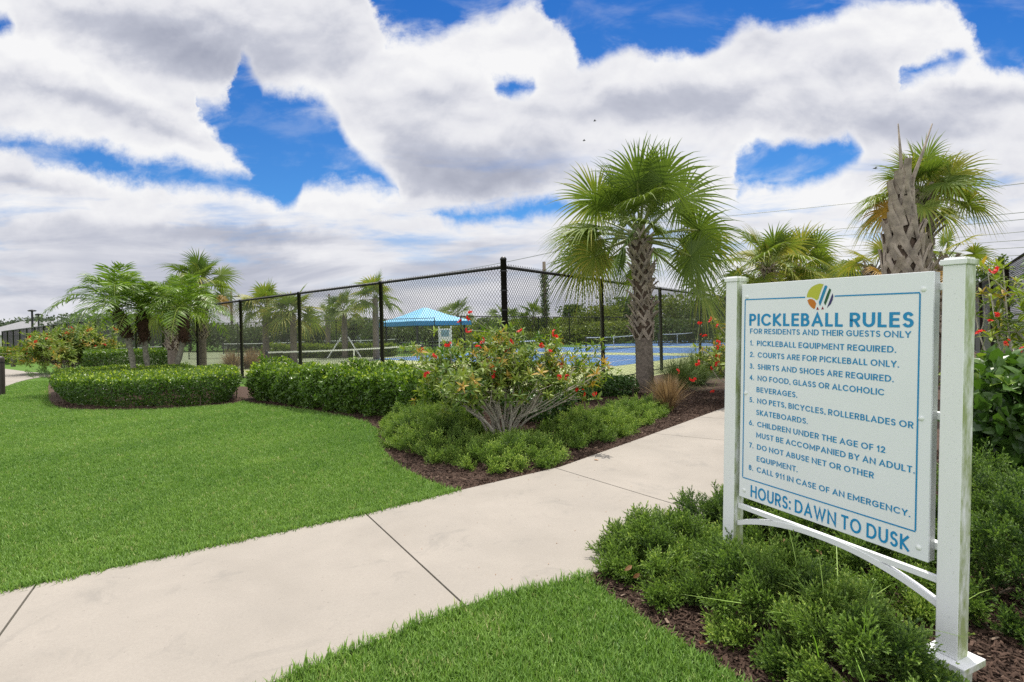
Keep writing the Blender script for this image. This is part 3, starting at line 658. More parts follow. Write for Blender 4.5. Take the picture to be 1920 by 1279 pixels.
def picnic(loc, rz, label):
    t_ = thing('picnic_table', label, 'table', loc, 'tables under the shade shelter', rz)
    g = Geo(); g.box((0, 0, .74), (1.8, .75, .05)); g.build('tabletop', MT['grey'], t_)
    for s_ in (-1, 1):
        g = Geo(); g.box((0, s_*.68, .45), (1.8, .27, .045)); g.build('bench', MT['grey'], t_)
        g = Geo()
        g.tube([[s_*.6, -.75, 0], [s_*.6, -.2, .70]], .035, 6); g.tube([[s_*.6, .75, 0], [s_*.6, .2, .70]], .035, 6); g.tube([[s_*.6, -.68, .4], [s_*.6, .68, .4]], .03, 6)
        g.build('leg_frame', MT['black'], t_)
MT['grey'] = plain('grey_coated_metal', (.22, .23, .24), .5, .1)
picnic((sc_[0]-1.0, sc_[1]-.5, 0), .3, 'grey picnic table under the left side of the blue shelter')
picnic((sc_[0]+1.1, sc_[1]+.6, 0), .5, 'grey picnic table under the right side of the blue shelter')
q = G(835, 655); q = P(835, 640, 40.5)
bd = thing('notice_board', 'small white notice board with blue panel in front of the blue shelter', 'sign', (q[0], q[1], 0))
g = Geo(); g.box((0, 0, 1.25), (.8, .05, .95)); bp_ = g.build('board', MT['white'], bd)
g = Geo(); g.box((0, -.028, 1.38), (.6, .006, .5)); g.build('notice', plain('notice_blue', (.25, .42, .50), .5, .3, 9.), bp_)
for s_ in (-1, 1):
    g = Geo(); g.box((s_*.45, .0, .95), (.09, .09, 1.9)); g.build('post', MT['white'], bd)

# ------------------------------------------------------------------ palms
def fan_leaf(g, base, D, pet, rad, up=np.array([0, 0, 1.]), droop=.35, tint=.5, nseg=38, span=155, curl=.3):
    """petiole from base along D, then a costapalmate fan of folded, split segments"""
    D = unit(np.asarray(D, float)); side = unit(np.cross(D, up)); nrm = np.cross(side, D)
    ts = np.linspace(0, 1, 6); sagv = np.array([0, 0, -1.])*pet*.16
    pts = base+D*pet*ts[:, None]+sagv*(ts[:, None]**2)
    hub = pts[-1]; d2 = unit(pts[-1]-pts[-2]+np.array([0, 0, -.03])); side = unit(np.cross(d2, up)); nrm = np.cross(side, d2)
    ang = np.radians(np.linspace(-span, span, nseg))+rng.normal(0, .02, nseg)
    L = rad*(.62+.38*np.cos(ang*.55)**2)*rng.uniform(.88, 1.06, nseg)
    st = np.array([0, .15, .38, .6, .8, 1.0]); wid = np.array([.02, .17, .37, .26, .12, .01])*rad*math.radians(2*span)/nseg*.98
    dirs = np.cos(ang)[:, None]*d2+np.sin(ang)[:, None]*side
    lat = -np.sin(ang)[:, None]*d2+np.cos(ang)[:, None]*side
    k = rng.uniform(.6, 1.5, nseg)*droop
    Vs = []
    for r_, w_ in zip(st, wid):
        c_ = hub+dirs*(L*r_)[:, None]+nrm*((.16*np.abs(np.sin(ang))*r_-curl*.25*r_*r_)*rad)[:, None]+np.array([0, 0, -1.])*(k*L*np.clip(r_-.3, 0, 1)**2*1.25)[:, None]
        Vs += [c_+lat*w_*.5+nrm*w_*.22, c_, c_-lat*w_*.5+nrm*w_*.22]
    V = np.stack(Vs, 1)                     # nseg, 18, 3
    F_ = []
    for i in range(5):
        a = i*3; F_ += [[a, a+1, a+4, a+3], [a+1, a+2, a+5, a+4]]
    F_ = np.array(F_); off = (np.arange(nseg)*18)[:, None, None]
    tt = np.clip(tint+rng.normal(0, .08, nseg), 0, 1)[:, None]+np.tile(np.repeat([-.1, -.05, 0, .05, .1, .16], 3), (nseg, 1))
    g.add(V.reshape(-1, 3), (F_[None]+off).reshape(-1, 4), None, np.clip(tt, 0, 1).reshape(-1))
    return pts
def boots(g, r_of, z0, z1, rows, per, ln, wd, out=.05, cx=lambda z: (0, 0)):
    """crossing split leaf bases wrapped round a palm trunk"""
    k = 0
    for i in range(rows):
        for j in range(per):
            zc_ = z0+(z1-z0)*i/max(rows-1, 1)+rng.normal(0, ln*.10)
            ph = 2*np.pi*(j+.5*(i % 2))/per+rng.normal(0, .17); l_ = ln*rng.uniform(.65, 1.4); wv = rng.uniform(.6, 1.4); ov = rng.uniform(.2, 2.6); dphi = np.pi/per*1.25
            if rng.uniform() < .15: continue
            for s_ in (-1, 1):
                q = np.linspace(0, 1, 6); fr = 1.0
                p_ = ph+s_*dphi*(1-np.minimum(q*1.25, 1.)); z_ = zc_+l_*q
                rr = np.array([r_of(v) for v in z_])+.006+out*ov*q**1.8*1.3+.005*s_
                w_ = wd*wv*np.array([.75, .9, 1., 1.1, 1.15, .95])*rng.uniform(.9, 1.1)
                th_ = .02+.012*q
                V = []
                for a in range(6):
                    cxx, cyy = cx(z_[a]); er = np.array([math.cos(p_[a]), math.sin(p_[a]), 0]); et = np.array([-er[1], er[0], 0])
                    c_ = np.array([cxx, cyy, z_[a]])+er*rr[a]
                    tdir = unit(np.array([0, 0, 1.])*l_*.2+et*(-s_)*dphi*r_of(z_[a])*.22); lat = unit(np.cross(er, tdir))
                    V += [c_+lat*w_[a]/2, c_+lat*w_[a]/2+er*th_[a]*.6, c_+er*th_[a]*1.1, c_-lat*w_[a]/2+er*th_[a]*.6, c_-lat*w_[a]/2]
                F_ = []
                for a in range(5):
                    for e_ in range(4): F_.append([a*5+e_, a*5+e_+1, a*5+5+e_+1, a*5+5+e_])
                g.add(V, F_, [[25, 26, 27], [25, 27, 28], [25, 28, 29]])
def sabal(loc, h_, crown, rad, pet, nf, label, group, tr=.2, detailed=True, boot_from=.3, dead=0, lean=(0, 0), seed=0, tint=.45, up_bias=0., nseg=38, per=7, name='sabal_palm', sweep=114, twist=.5):
    global rng
    keep = rng; rng = np.random.default_rng(100+seed)
    p_ = thing(name, label, 'palm tree', (loc[0], loc[1], 0), group)
    cx = lambda z: (lean[0]*(z/h_)**1.5, lean[1]*(z/h_)**1.5)
    r_of = lambda z: tr*(1.12-.18*min(z/h_, 1)+.25*max(0, .12-z/h_))
    g = Geo(); zs = np.linspace(-.05, h_, 14); g.tube([[*cx(max(z, 0)), z] for z in zs], [r_of(z) for z in zs], 14)
    g.build('trunk', MT['palmtrunk'], p_, smooth=True)
    if detailed:
        g = Geo(); rows = max(4, int((h_*(1-boot_from))/(tr*.66))); boots(g, r_of, h_*boot_from, h_-.05, rows, per, tr*1.35, tr*.33, tr*.30, cx)
        gf = Geo(); zs = np.linspace(h_*boot_from, h_-.02, 8); gf.tube([[*cx(z), z] for z in zs], [r_of(z)+.006 for z in zs], 14); gf.build('fibre_sheath', MT['fibre'], p_, smooth=True)
        g.build('leaf_bases', MT['boot'], p_)
    top = np.array([*cx(h_), h_]); gp = Geo(); gc = Geo()
    for i in range(nf):
        u = (i+.5)/nf; el = R(84-sweep*u**.95+rng.normal(0, 6)+up_bias); az = i*2.39996+rng.normal(0, .15)
        D = np.array([math.cos(el)*math.cos(az), math.cos(el)*math.sin(az), math.sin(el)])
        gg = Geo() if detailed else gc
        upv = np.array([-math.sin(el)*math.cos(az), -math.sin(el)*math.sin(az), math.cos(el)])+rng.normal(0, twist, 3)
        isdead = i >= nf-dead
        pts = fan_leaf(gg, top+np.array([0, 0, rng.uniform(-.1, .15)*tr*4]), D, pet*rng.uniform(.8, 1.15), rad*rng.uniform(.88, 1.1)*(.85 if isdead else 1), unit(upv), .22+.5*u, np.clip(tint+rng.normal(0, .16), .02, .95), nseg)
        gs = gg if detailed else gc
        if detailed:
            f_ = gg.build('frond', MT['deadfrond'] if isdead else MT['palm'], p_)
            if isdead: f_['label'] = 'yellowed frond hanging low'
        gp.tube(pts, np.linspace(.024, .012, 6)*pet*1.0, 5)
    if not detailed: gc.build('crown', MT['palm'], p_)
    gp.build('petioles', MT['petiole'], p_)
    rng = keep
    return p_
MT['boot'] = plain('leaf_base_fibre', (.41, .345, .285), .9, .30, 7., bump=.6); MT['fibre'] = plain('trunk_fibre', (.13, .09, .065), .95, .3, 16., bump=.8)
PG = 'sabal palms around the courts'
b0 = G(1210, 728)
sabal(b0, 3.55, 0, 1.22, 1.45, 35, 'tall full crowned sabal palm with criss-cross trunk beside the path', PG, tr=.19, twist=.95, seed=11, tint=.52, boot_from=.34, lean=(-.05, 0), up_bias=3, nseg=50, sweep=114, dead=0)
# the headless trunk with two bare spikes, and its leaning neighbour
q = P(1694, 500, 8.6); hp_ = 3.62
pp = thing('sabal_palm', 'headless sabal palm trunk with two bare spikes behind the sign', 'palm tree', (q[0], q[1], 0), PG)
rf = lambda z: .25-.17*max(0, (z-2.2)/1.42)
g = Geo(); zs = np.linspace(0, hp_, 14); g.tube([[0, 0, z] for z in zs], [max(rf(z), .05) for z in zs], 14); g.build('trunk', MT['fibre'], pp, smooth=True)
g = Geo(); boots(g, rf, .9, 3.35, 14, 6, .44, .085, .045); g.build('leaf_bases', MT['boot'], pp)
tz_ = lambda px_, py_: P(px_, py_, 8.6)-np.array([q[0], q[1], 0])
for a, b_ in (((1691, 345), (1684, 232)), ((1708, 345), (1748, 232))):
    g = Geo(); A_, B_ = tz_(*a), tz_(*b_); g.tube([A_-[0, 0, .5], A_, (A_+B_)/2+[.01, 0, 0], B_], [.05, .034, .022, .009], 7); g.build('bare_spike', MT['boot'], pp, smooth=True)
q2 = P(1716, 500, 10.2)
sabal((q2[0], q2[1]), 3.75, 0, .68, .66, 26, 'sabal palm with small yellowing crown just behind the headless trunk', PG, tr=.19, seed=8, dead=1, lean=(.10, 0), up_bias=4, tint=.75)
for i, (cx_, cy_, Y_, rd, nf, lab, dead, ti) in enumerate([
    (1440, 494, 17.0, 1.0, 22, 'full green sabal palm showing above the left end of the sign', 0, .75),
    (1492, 498, 19.5, 1.05, 22, 'sabal palm with browning lower fronds above the middle of the sign', 2, .75),
    (1640, 500, 13.0, .62, 10, 'low yellowing sabal palm left of the headless trunk', 3, .8),
    (1772, 488, 12.0, .6, 9, 'low yellowing sabal palm right of the headless trunk', 3, .8),
    (375, 532, 22.5, .95, 22, 'sabal palm with one orange frond behind the pygmy palms', 2, .5),
    (322, 575, 21.0, .9, 16, 'sabal palm half hidden behind the pygmy palms', 0, .5),
    (497, 575, 30.0, 1.0, 20, 'sabal palm nearest the left post of the cross fence', 1, .7),
    (549, 585, 29.0, 1.05, 20, 'short thick sabal palm behind the left fence panel', 0, .75),
    (645, 578, 34.0, .85, 15, 'young sabal palm held up by white wooden braces', 1, .55),
    (703, 555, 31.0, 1.0, 18, 'tall sabal palm left of the blue shelter', 2, .6),
    (614, 590, 45.0, 1.0, 12, 'distant sabal palm in front of the grey house', 0, .6),
    (1000, 592, 62.0, 1.5, 14, 'distant sabal palm beside the vine covered utility pole', 0, .6),
    (945, 596, 58.0, 1.3, 12, 'distant sabal palm behind the corner fence post', 0, .5),
    (858, 587, 66.0, 1.6, 12, 'distant sabal palm above the right eave of the blue shelter', 0, .35)]):
    q = P(cx_, cy_, Y_); near = Y_ < 24
    o = sabal((q[0], q[1]), q[2]-rd*.15, 0, rd, rd*.95, nf, lab, PG, tr=.165 if Y_ < 40 else .2, detailed=near, boot_from=.4, dead=dead, seed=20+i, tint=ti, nseg=34 if near else 24)
    if i == 8:
        for s_ in (-1, 1):
            g = Geo(); g.tube([[s_*1.05, -.2, 0], [s_*.2, 0, 1.3]], .045, 6); g.build('brace', MT['white'], o)

def pygmy(loc, h_, lean, bend, nf, L, label, seed):
    global rng
    keep = rng; rng = np.random.default_rng(300+seed)
    p_ = thing('pygmy_date_palm', label, 'palm tree', (loc[0], loc[1], 0), 'pygmy date palms in the clipped hedge')
    zs = np.linspace(0, 1, 16); cxs = np.array([[lean[0]*s+bend*math.sin(s*np.pi), lean[1]*s, h_*s] for s in zs])
    g = Geo(); g.tube(cxs, .075+.012*np.sin(np.arange(16)*2.2), 9); g.build('trunk', MT['pgtrunk'], p_, smooth=True)
    top = cxs[-1]; dtop = unit(cxs[-1]-cxs[-3])
    g = Geo(); s_ = np.linspace(0, 1, 7); g.tube(top+dtop*(s_[:, None]*.95-.80), [.08, .105, .13, .145, .135, .10, .05], 10)
    n_ = 420; hh_ = rng.uniform(-.82, .1, n_); aa_ = rng.uniform(0, 6.283, n_); er_ = np.c_[np.cos(aa_), np.sin(aa_), np.zeros(n_)]
    g.stamp(leaf2(.10, .03), frames(unit(er_*.55+dtop*rng.choice([-1, 1, 1], n_)[:, None]*.8+rng.normal(0, .25, (n_, 3)))), top+dtop*hh_[:, None]+er_*.10, rng.uniform(.07, .17, n_), rng.uniform(0, 1, n_))
    g.build('fibre_collar', MT['collar'], p_, smooth=True)
    for i in range(nf):
        u = (i+.5)/nf; el = R(84-74*u+rng.normal(0, 6)); az = i*2.39996+rng.normal(0, .2)
        D = np.array([math.cos(el)*math.cos(az), math.cos(el)*math.sin(az), math.sin(el)]); l_ = L*rng.uniform(.85, 1.1)
        n_ = 34; s = np.linspace(0, 1, n_); dr = (.42+.34*u)*l_
        pts = top+dtop*.15+D*l_*s[:, None]*(1-.12*s[:, None]**2)+np.array([0, 0, -1.])*dr*(s[:, None]**2.1)
        g = Geo(); g.tube(pts[::3], np.linspace(.014, .003, len(pts[::3])), 4, tint=.9, cap=False)
        tn = unit(np.gradient(pts, axis=0)); sd_ = unit(np.cross(tn, np.array([0, 0, 1.]))); nm_ = np.cross(sd_, tn)
        ok = s > .12
        for sg in (-1, 1):
            ll = .36*L/1.6*np.sin(np.clip(s[ok]*1.02, 0, 1)*np.pi*.86+.35)*rng.uniform(.85, 1.1, ok.sum())
            dd = unit(tn[ok]*.55+sd_[ok]*sg*.8+nm_[ok]*.18+rng.normal(0, .09, (ok.sum(), 3))+np.array([0, 0, -.22]))
            g.stamp(LEAFLET, frames(dd, nm_[ok]+rng.normal(0, .25, (ok.sum(), 3))), pts[ok], ll, np.clip(.45+rng.normal(0, .18, ok.sum())+.15*(.6-u), 0, 1))
        g.build('frond', MT['pygmy'], p_)
    rng = keep
LEAFLET = (np.array([[0, 0, 0], [.4, .036, .01], [.4, -.036, .01], [.75, .027, -.06], [.75, -.027, -.06], [1, 0, -.2]]), np.array([[1, 2, 4, 3]]), np.array([[0, 2, 1], [3, 4, 5]]), None)
MT['pgtrunk'] = plain('pygmy_trunk', (.27, .25, .20), .9, .3, 18., bump=.7)
MT['collar'] = plain('palm_fibre', (.075, .035, .02), .95, .3, 25., bump=.8)
Yp_ = 15.2
for (bx, bt, tx, ty, Lf, bend, lab, sd_) in (((252), 690, 222, 585, 2.3, .12, 'pygmy date palm leaning left with wide feathery fronds', 1), (284, 692, 266, 590, 1.75, -.04, 'slim upright pygmy date palm between two leaning ones', 2), (312, 690, 345, 592, 2.05, .16, 'pygmy date palm with dark trunk leaning right', 3)):
    a = P(bx, bt, Yp_+.3*sd_); b_ = P(tx, ty, Yp_+.3*sd_); zt_ = b_[2]
    pygmy((a[0], a[1]), zt_, (b_[0]-a[0], 0), bend, 26, Lf, lab, sd_)

# ------------------------------------------------------------------ shrubs and hedges
def noise3(p, s, seed=0):
    r = np.random.default_rng(seed); out = 0
    for k in range(4):
        v = r.normal(size=(3, 3))*s*(1.7**k); ph = r.uniform(0, 6.28, 3)
        out = out+np.prod(np.sin(p@v.T+ph), axis=1)/(1.35**k)+.4*np.sin(p@v[0]+ph[0])/(1.5**k)
    return out/2.2
L2 = leaf2(.26, .10); L6 = leaf6()
def hedge(poly, z1, n, leaf, mat, label, cat='hedge', name='clipped_hedge', lump=.08, tipbright=.45, seed=0, group=None, thick=.22, lumpscale=2.0, tint0=.25, tpl=None, under=.12):
    """leafy mass over a ground polygon: leaves through the outer layer of a rounded, lumpy body"""
    global rng
    keep = rng; rng = np.random.default_rng(500+seed)
    poly = np.asarray(poly); c_ = poly.mean(0); th_ = thing(name, label, cat, (c_[0], c_[1], 0), group)
    # outline walls
    per = np.vstack([poly, poly[:1]]); seg = np.linalg.norm(np.diff(per, axis=0), axis=1); cum = np.r_[0, np.cumsum(seg)]
    area = abs(sum(per[i, 0]*per[i+1, 1]-per[i+1, 0]*per[i, 1] for i in range(len(poly))))/2
    wall = cum[-1]*z1; nt = int(n*area/(area+wall)); nw = n-nt
    top = scatter(poly, int(nt*area and nt*np.prod(np.ptp(poly, axis=0))/area)); top = np.c_[top, np.full(len(top), z1)]
    tn = np.tile([0, 0, 1.], (len(top), 1))
    s_ = rng.uniform(0, cum[-1], nw); i = np.searchsorted(cum, s_)-1; i = np.clip(i, 0, len(poly)-1); f_ = (s_-cum[i])/seg[i]
    w2 = per[i]+(per[i+1]-per[i])*f_[:, None]; d = unit(per[i+1]-per[i]); nrm = np.c_[d[:, 1], -d[:, 0], np.zeros(nw)]
    if sum(per[k, 0]*per[k+1, 1]-per[k+1, 0]*per[k, 1] for k in range(len(poly))) < 0: nrm = -nrm
    zz = rng.uniform(.02, 1, nw)*z1; wl = np.c_[w2, zz]
    pts = np.vstack([top, wl]); nn_ = np.vstack([tn, nrm])
    # rounded shoulders: pull in near the top edge
    k = np.clip((pts[:, 2]/z1-.72)/.28, 0, 1); pts[len(top):, :2] -= nrm[:, :2]*(k[len(top):, None]**2)*.16
    nn_[len(top):, 2] += k[len(top):]*1.0
    kb = np.clip(1-pts[len(top):, 2]/(z1*.75), 0, 1); pts[len(top):, :2] -= nrm[:, :2]*(kb[:, None]**1.3)*under
    lump_ = noise3(pts*[1, 1, 1.4], lumpscale, seed)*lump
    dep = rng.exponential(.35, len(pts))*thick
    pts = pts+unit(nn_)*(lump_+.03-dep)[:, None]; pts[:, 2] = np.maximum(pts[:, 2], .03)
    D = unit(nn_*.55+rand_dir(len(pts))*.9+np.array([0, 0, .35])); N_ = unit(nn_+rand_dir(len(pts))*.6)
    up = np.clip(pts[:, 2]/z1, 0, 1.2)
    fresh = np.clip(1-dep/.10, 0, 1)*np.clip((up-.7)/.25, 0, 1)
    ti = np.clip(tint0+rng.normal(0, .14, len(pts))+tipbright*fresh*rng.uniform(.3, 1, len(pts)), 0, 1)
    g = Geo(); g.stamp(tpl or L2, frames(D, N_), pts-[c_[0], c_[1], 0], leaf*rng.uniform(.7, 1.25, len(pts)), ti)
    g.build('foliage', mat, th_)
    g = Geo(); ns = int(cum[-1]*3); root = []
    for a in scatter(poly, ns*3)[:ns]:
        b_ = a-c_; root.append([*b_, -.03]); e_ = b_+rng.normal(0, .12, 2); g.tube([[*b_, -.04], [*((b_+e_)/2+rng.normal(0, .03, 2)), z1*.45], [*e_, z1*.8]], [.014, .010, .006], 5)
    root = sorted(root)
    if len(root) > 2: g.tube(root, .02, 4)
    g.build('stems', MT['trunk'], th_)
    rng = keep
    return th_
# left hedge: a broad sheared mass
hl = smooth_poly(np.vstack([px((110, 765), (165, 769), (260, 769), (360, 766), (437, 757)), [P(452, 745, 12.6)[:2], P(440, 700, 16.0)[:2], P(300, 700, 17.2)[:2], P(120, 700, 16.6)[:2], P(92, 740, 13.2)[:2]]]), 1)
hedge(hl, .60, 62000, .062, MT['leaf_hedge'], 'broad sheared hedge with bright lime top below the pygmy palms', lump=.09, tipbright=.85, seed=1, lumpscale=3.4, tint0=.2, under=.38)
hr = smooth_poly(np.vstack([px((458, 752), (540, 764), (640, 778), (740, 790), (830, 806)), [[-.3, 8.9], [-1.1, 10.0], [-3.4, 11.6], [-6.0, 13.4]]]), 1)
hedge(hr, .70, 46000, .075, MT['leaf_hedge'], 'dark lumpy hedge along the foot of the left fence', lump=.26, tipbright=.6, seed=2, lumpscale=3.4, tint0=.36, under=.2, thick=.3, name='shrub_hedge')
hb = [P(160, 690, 23)[:2], P(312, 690, 22.0)[:2], P(318, 690, 24.0)[:2], P(155, 690, 25.5)[:2]]
hedge(hb, .95, 9000, .11, MT['leaf_hedge'], 'clipped hedge behind the pygmy palms beside the orange shrub', lump=.08, tipbright=.6, seed=3)
hb = [P(-40, 690, 36)[:2], P(46, 690, 36)[:2], P(50, 690, 39)[:2], P(-40, 690, 39)[:2]]
hedge(hb, 1.0, 5000, .16, MT['leaf_hedge'], 'low hedge behind the far bollard on the left', lump=.08, tipbright=.4, seed=4)

def curve_pts(p0, p1, bow, n=7):
    s = np.linspace(0, 1, n)[:, None]; return p0+(p1-p0)*s+bow*np.sin(s*np.pi)
ROS = []
for k in range(4):
    r_ = np.random.default_rng(k); az = np.arange(9)*2.4+r_.normal(0, .2, 9); el = np.radians(np.linspace(-20, 70, 9)); D = np.stack([np.cos(el)*np.cos(az), np.cos(el)*np.sin(az), np.sin(el)], -1)
    ROS.append(combine([(leaf6(.16, .05, .25), frames(D, np.tile([0, 0, 1.], (9, 1))+D*-.5), D*.06, r_.uniform(.75, 1.1, 9), np.full(9, .5)+r_.normal(0, .08, 9))]))
PET = np.array([[0, 0, 0], [.5, .32, .12], [1, .2, .05], [1, -.2, .05], [.5, -.32, .12]])
aa = np.arange(5)*2*np.pi/5
def flower_tpl(seed):
    r_ = np.random.default_rng(seed); g = Geo()
    for c_ in r_.normal(0, .42, (7, 3))*[1, 1, .6]:
        D0 = unit(c_+[0, 0, .6]); M = frames(D0[None])[0]
        for a in aa:
            d = M@np.array([.35, math.cos(a), math.sin(a)]); f_ = frames(unit(d)[None], D0[None])
            g.stamp((PET, None, np.array([[0, 2, 1], [0, 3, 2], [0, 4, 3]]), None), f_, c_[None], .52, r_.uniform(.2, .9))
    V = np.vstack(g.V); return (V, None, np.vstack(g.T), np.concatenate(g.A)-.5)
FLW = [flower_tpl(k) for k in range(3)]
def flowering(loc, height, width, nstem, leaf, nflow, label, seed, group='red flowering shrubs', flower_pts=None, bare=.45, tint=(.35, .22), fl_size=.05, depth=None, fill=1.0, name='flowering_shrub', mat='leaf_flower'):
    global rng
    keep = rng; rng = np.random.default_rng(700+seed); depth = depth or width*.8
    th_ = thing(name, label, 'flowering shrub', (loc[0], loc[1], 0), group)
    gs = Geo(); tips = []; mids = []
    for i in range(nstem):
        az = i*2.39996+rng.normal(0, .3); u = math.sqrt((i+.5)/nstem)
        e_ = np.array([math.cos(az)*u*width*.5, math.sin(az)*u*depth*.5, height*(1-.45*u**2.2)*rng.uniform(.78, 1.0)])
        b_ = np.array([math.cos(az+.6)*.15*u, math.sin(az+.6)*.15*u, 0]); bow = np.array([-math.cos(az), -math.sin(az), .5])*.07*width*u+rng.normal(0, .045, 3)*width*.5
        pts = curve_pts(b_, e_*.62, bow*.6); gs.tube(pts, np.linspace(.016, .009, 7)*height**.5, 6)
        for k in range(rng.integers(3, 5)):
            f0 = pts[rng.integers(3, 7)]; f1 = e_+rng.normal(0, .14, 3)*[width*.8, depth*.8, height*.6]; f1[2] = np.clip(f1[2], height*.22, height*1.05)
            q_ = curve_pts(f0, f1, rng.normal(0, .03, 3)); gs.tube(q_, np.linspace(.008, .0035, 7)*height**.5, 5)
            for k2 in range(2):
                f2 = f1+rng.normal(0, .10, 3)*height; f2[2] = np.clip(f2[2], height*.18, height*1.08)
                q2_ = curve_pts(q_[4], f2, rng.normal(0, .02, 3), 5); gs.tube(q2_, np.linspace(.005, .0025, 5)*height**.5, 4)
                tips.append(f2); mids += [q2_[3]]
            tips.append(f1); mids += [q_[5], q_[4]]
    gs.build('stems', MT['stem'], th_)
    tips = np.array(tips); mids = np.array(mids); mids = mids[mids[:, 2] > bare*height]
    g = Geo(); allp = np.vstack([tips, mids]); rep = max(1, int(round(fill)))
    allp = np.vstack([allp]+[allp+rng.normal(0, leaf*1.1, allp.shape) for _ in range(rep-1)])
    out = unit(allp-np.array([0, 0, height*.35])); D = unit(out+np.array([0, 0, .7])+rng.normal(0, .3, allp.shape))
    x_ = frames(D); M = np.stack([x_[:, :, 1], x_[:, :, 2], x_[:, :, 0]], -1)        # rosette axis (z) along D
    idx = rng.integers(0, 4, len(allp))
    for k in range(4):
        s_ = idx == k; g.stamp(ROS[k], M[s_], allp[s_], leaf*rng.uniform(.7, 1.25, s_.sum()), np.clip(rng.normal(tint[0], tint[1], s_.sum()), 0, 1))
    g.build('foliage', MT[mat], th_)
    fp = [] if flower_pts is None else [np.asarray(p_)-[loc[0], loc[1], 0] for p_ in flower_pts]
    order = np.argsort(-(tips[:, 2]+rng.normal(0, .25*height, len(tips))-.35*tips[:, 1]))
    for k in range(nflow): fp.append(tips[order[k]]+[0, -.02, .05])
    for k, p_ in enumerate(fp):
        g = Geo(); g.stamp(FLW[k % 3], frames(rand_dir(1)), np.asarray(p_)[None], fl_size*rng.uniform(.8, 1.15), .5)
        j = np.argmin(np.linalg.norm(tips-p_, axis=1)); f_ = g.build('flower_cluster', MT['flower'], th_)
        if np.linalg.norm(tips[j]-p_) > .02:
            g2 = Geo(); g2.tube(curve_pts(tips[j]-[0, 0, .02], np.asarray(p_), np.array([0, 0, .01]), 4), .003, 4); g2.build('flower_stalk', MT['petiole'], f_)
    rng = keep
    return th_
sb = G(940, 832)
fpx = [(880, 586), (973, 620), (947, 657), (876, 620), (960, 640), (838, 648), (1040, 628), (1015, 648), (1032, 658), (897, 650), (878, 560+36), (1052, 682), (1062, 705), (1050, 708), (925, 705), (815, 668), (1082, 730), (1060, 712), (1115, 738), (790, 655), (920, 690), (1095, 735), (860, 602), (800, 700), (905, 640)]
fpts = [P(x, y, sb[1]+rng.uniform(-.55, -.1)) for x, y in fpx]
flowering((sb[0], sb[1]), 1.34, 2.0, 24, .098, 0, 'airy red flowering shrub with bare grey stems in front of the corner post', 1, flower_pts=fpts, bare=.50, fl_size=.044, tint=(.46, .26), fill=2.0)
q = P(1392, 740, 9.9)
fpx = [(1332, 598), (1312, 606), (1322, 630), (1345, 610), (1345, 652), (1308, 683), (1272, 695), (1335, 690), (1345, 680), (1300, 712), (1335, 735), (1347, 640), (1346, 668), (1318, 655)]
fp2 = [P(x, y, q[1]+rng.uniform(-.45, .0)) for x, y in fpx]
flowering((q[0], q[1]), 1.45, 1.5, 12, .12, 1, 'red flowering shrub peeking out left of the sign by the palm', 2, flower_pts=fp2, bare=.3, fl_size=.05, tint=(.55, .25))
q = P(120, 690, 25.0)
flowering((q[0]+.15, q[1]), 1.85, 3.3, 34, .19, 34, 'wide orange tinged flowering shrub beside the far left path', 3, bare=.15, fl_size=.10, tint=(.5, .3), fill=2.2, depth=2.6)
q = P(1880, 640, 4.6)
fpx = [(1862, 508), (1868, 590), (1885, 645), (1915, 655), (1846, 741), (1918, 760), (1838, 622), (1858, 600)]
fp3 = [P(x, y, 4.4+rng.uniform(-.2, .2)) for x, y in fpx]
flowering((q[0]+.25, q[1]), 1.8, 1.1, 6, .10, 0, 'tall leggy red flowering shrub behind the right sign post', 4, flower_pts=fp3, bare=.5, fl_size=.032, tint=(.5, .25))
# shrub of large glossy leaves behind the right post
q = [P(1810, 900, 4.1)[:2], P(1960, 900, 3.5)[:2], P(2050, 900, 4.3)[:2], P(1850, 900, 5.2)[:2]]
hedge(smooth_poly(q, 1), 1.0, 5200, .115, MT['leaf_dark'], 'shrub of big glossy green leaves behind the right sign post', 'shrub', 'broadleaf_shrub', lump=.15, tipbright=.75, seed=6, thick=.3, tint0=.3, tpl=leaf6(.33, .07, .16))
# small dark rounded bush by the palm, shrubs by the far fence
for i, (x, y, Y_, wx, hz, lab) in enumerate([(1150, 735, 11.6, .5, .36, 'small dark leaved bush left of the tall palm trunk'), (1085, 740, 10.9, .3, .25, 'smaller dark leaved bush at the fence foot left of the palm'), (1010, 770, 8.7, .62, .42, 'dark leaved bush filling the gap behind the stems of the flowering shrub')]):
    c_ = P(x, y, Y_)[:2]; a = np.linspace(0, 2*np.pi, 12, endpoint=False)
    hedge(c_+np.c_[np.cos(a)*wx, np.sin(a)*wx*.8], hz, 2600, .075, MT['leaf_dark'], lab, 'bush', 'rounded_bush', lump=.14, tipbright=.3, seed=10+i, thick=.3, tpl=L6)
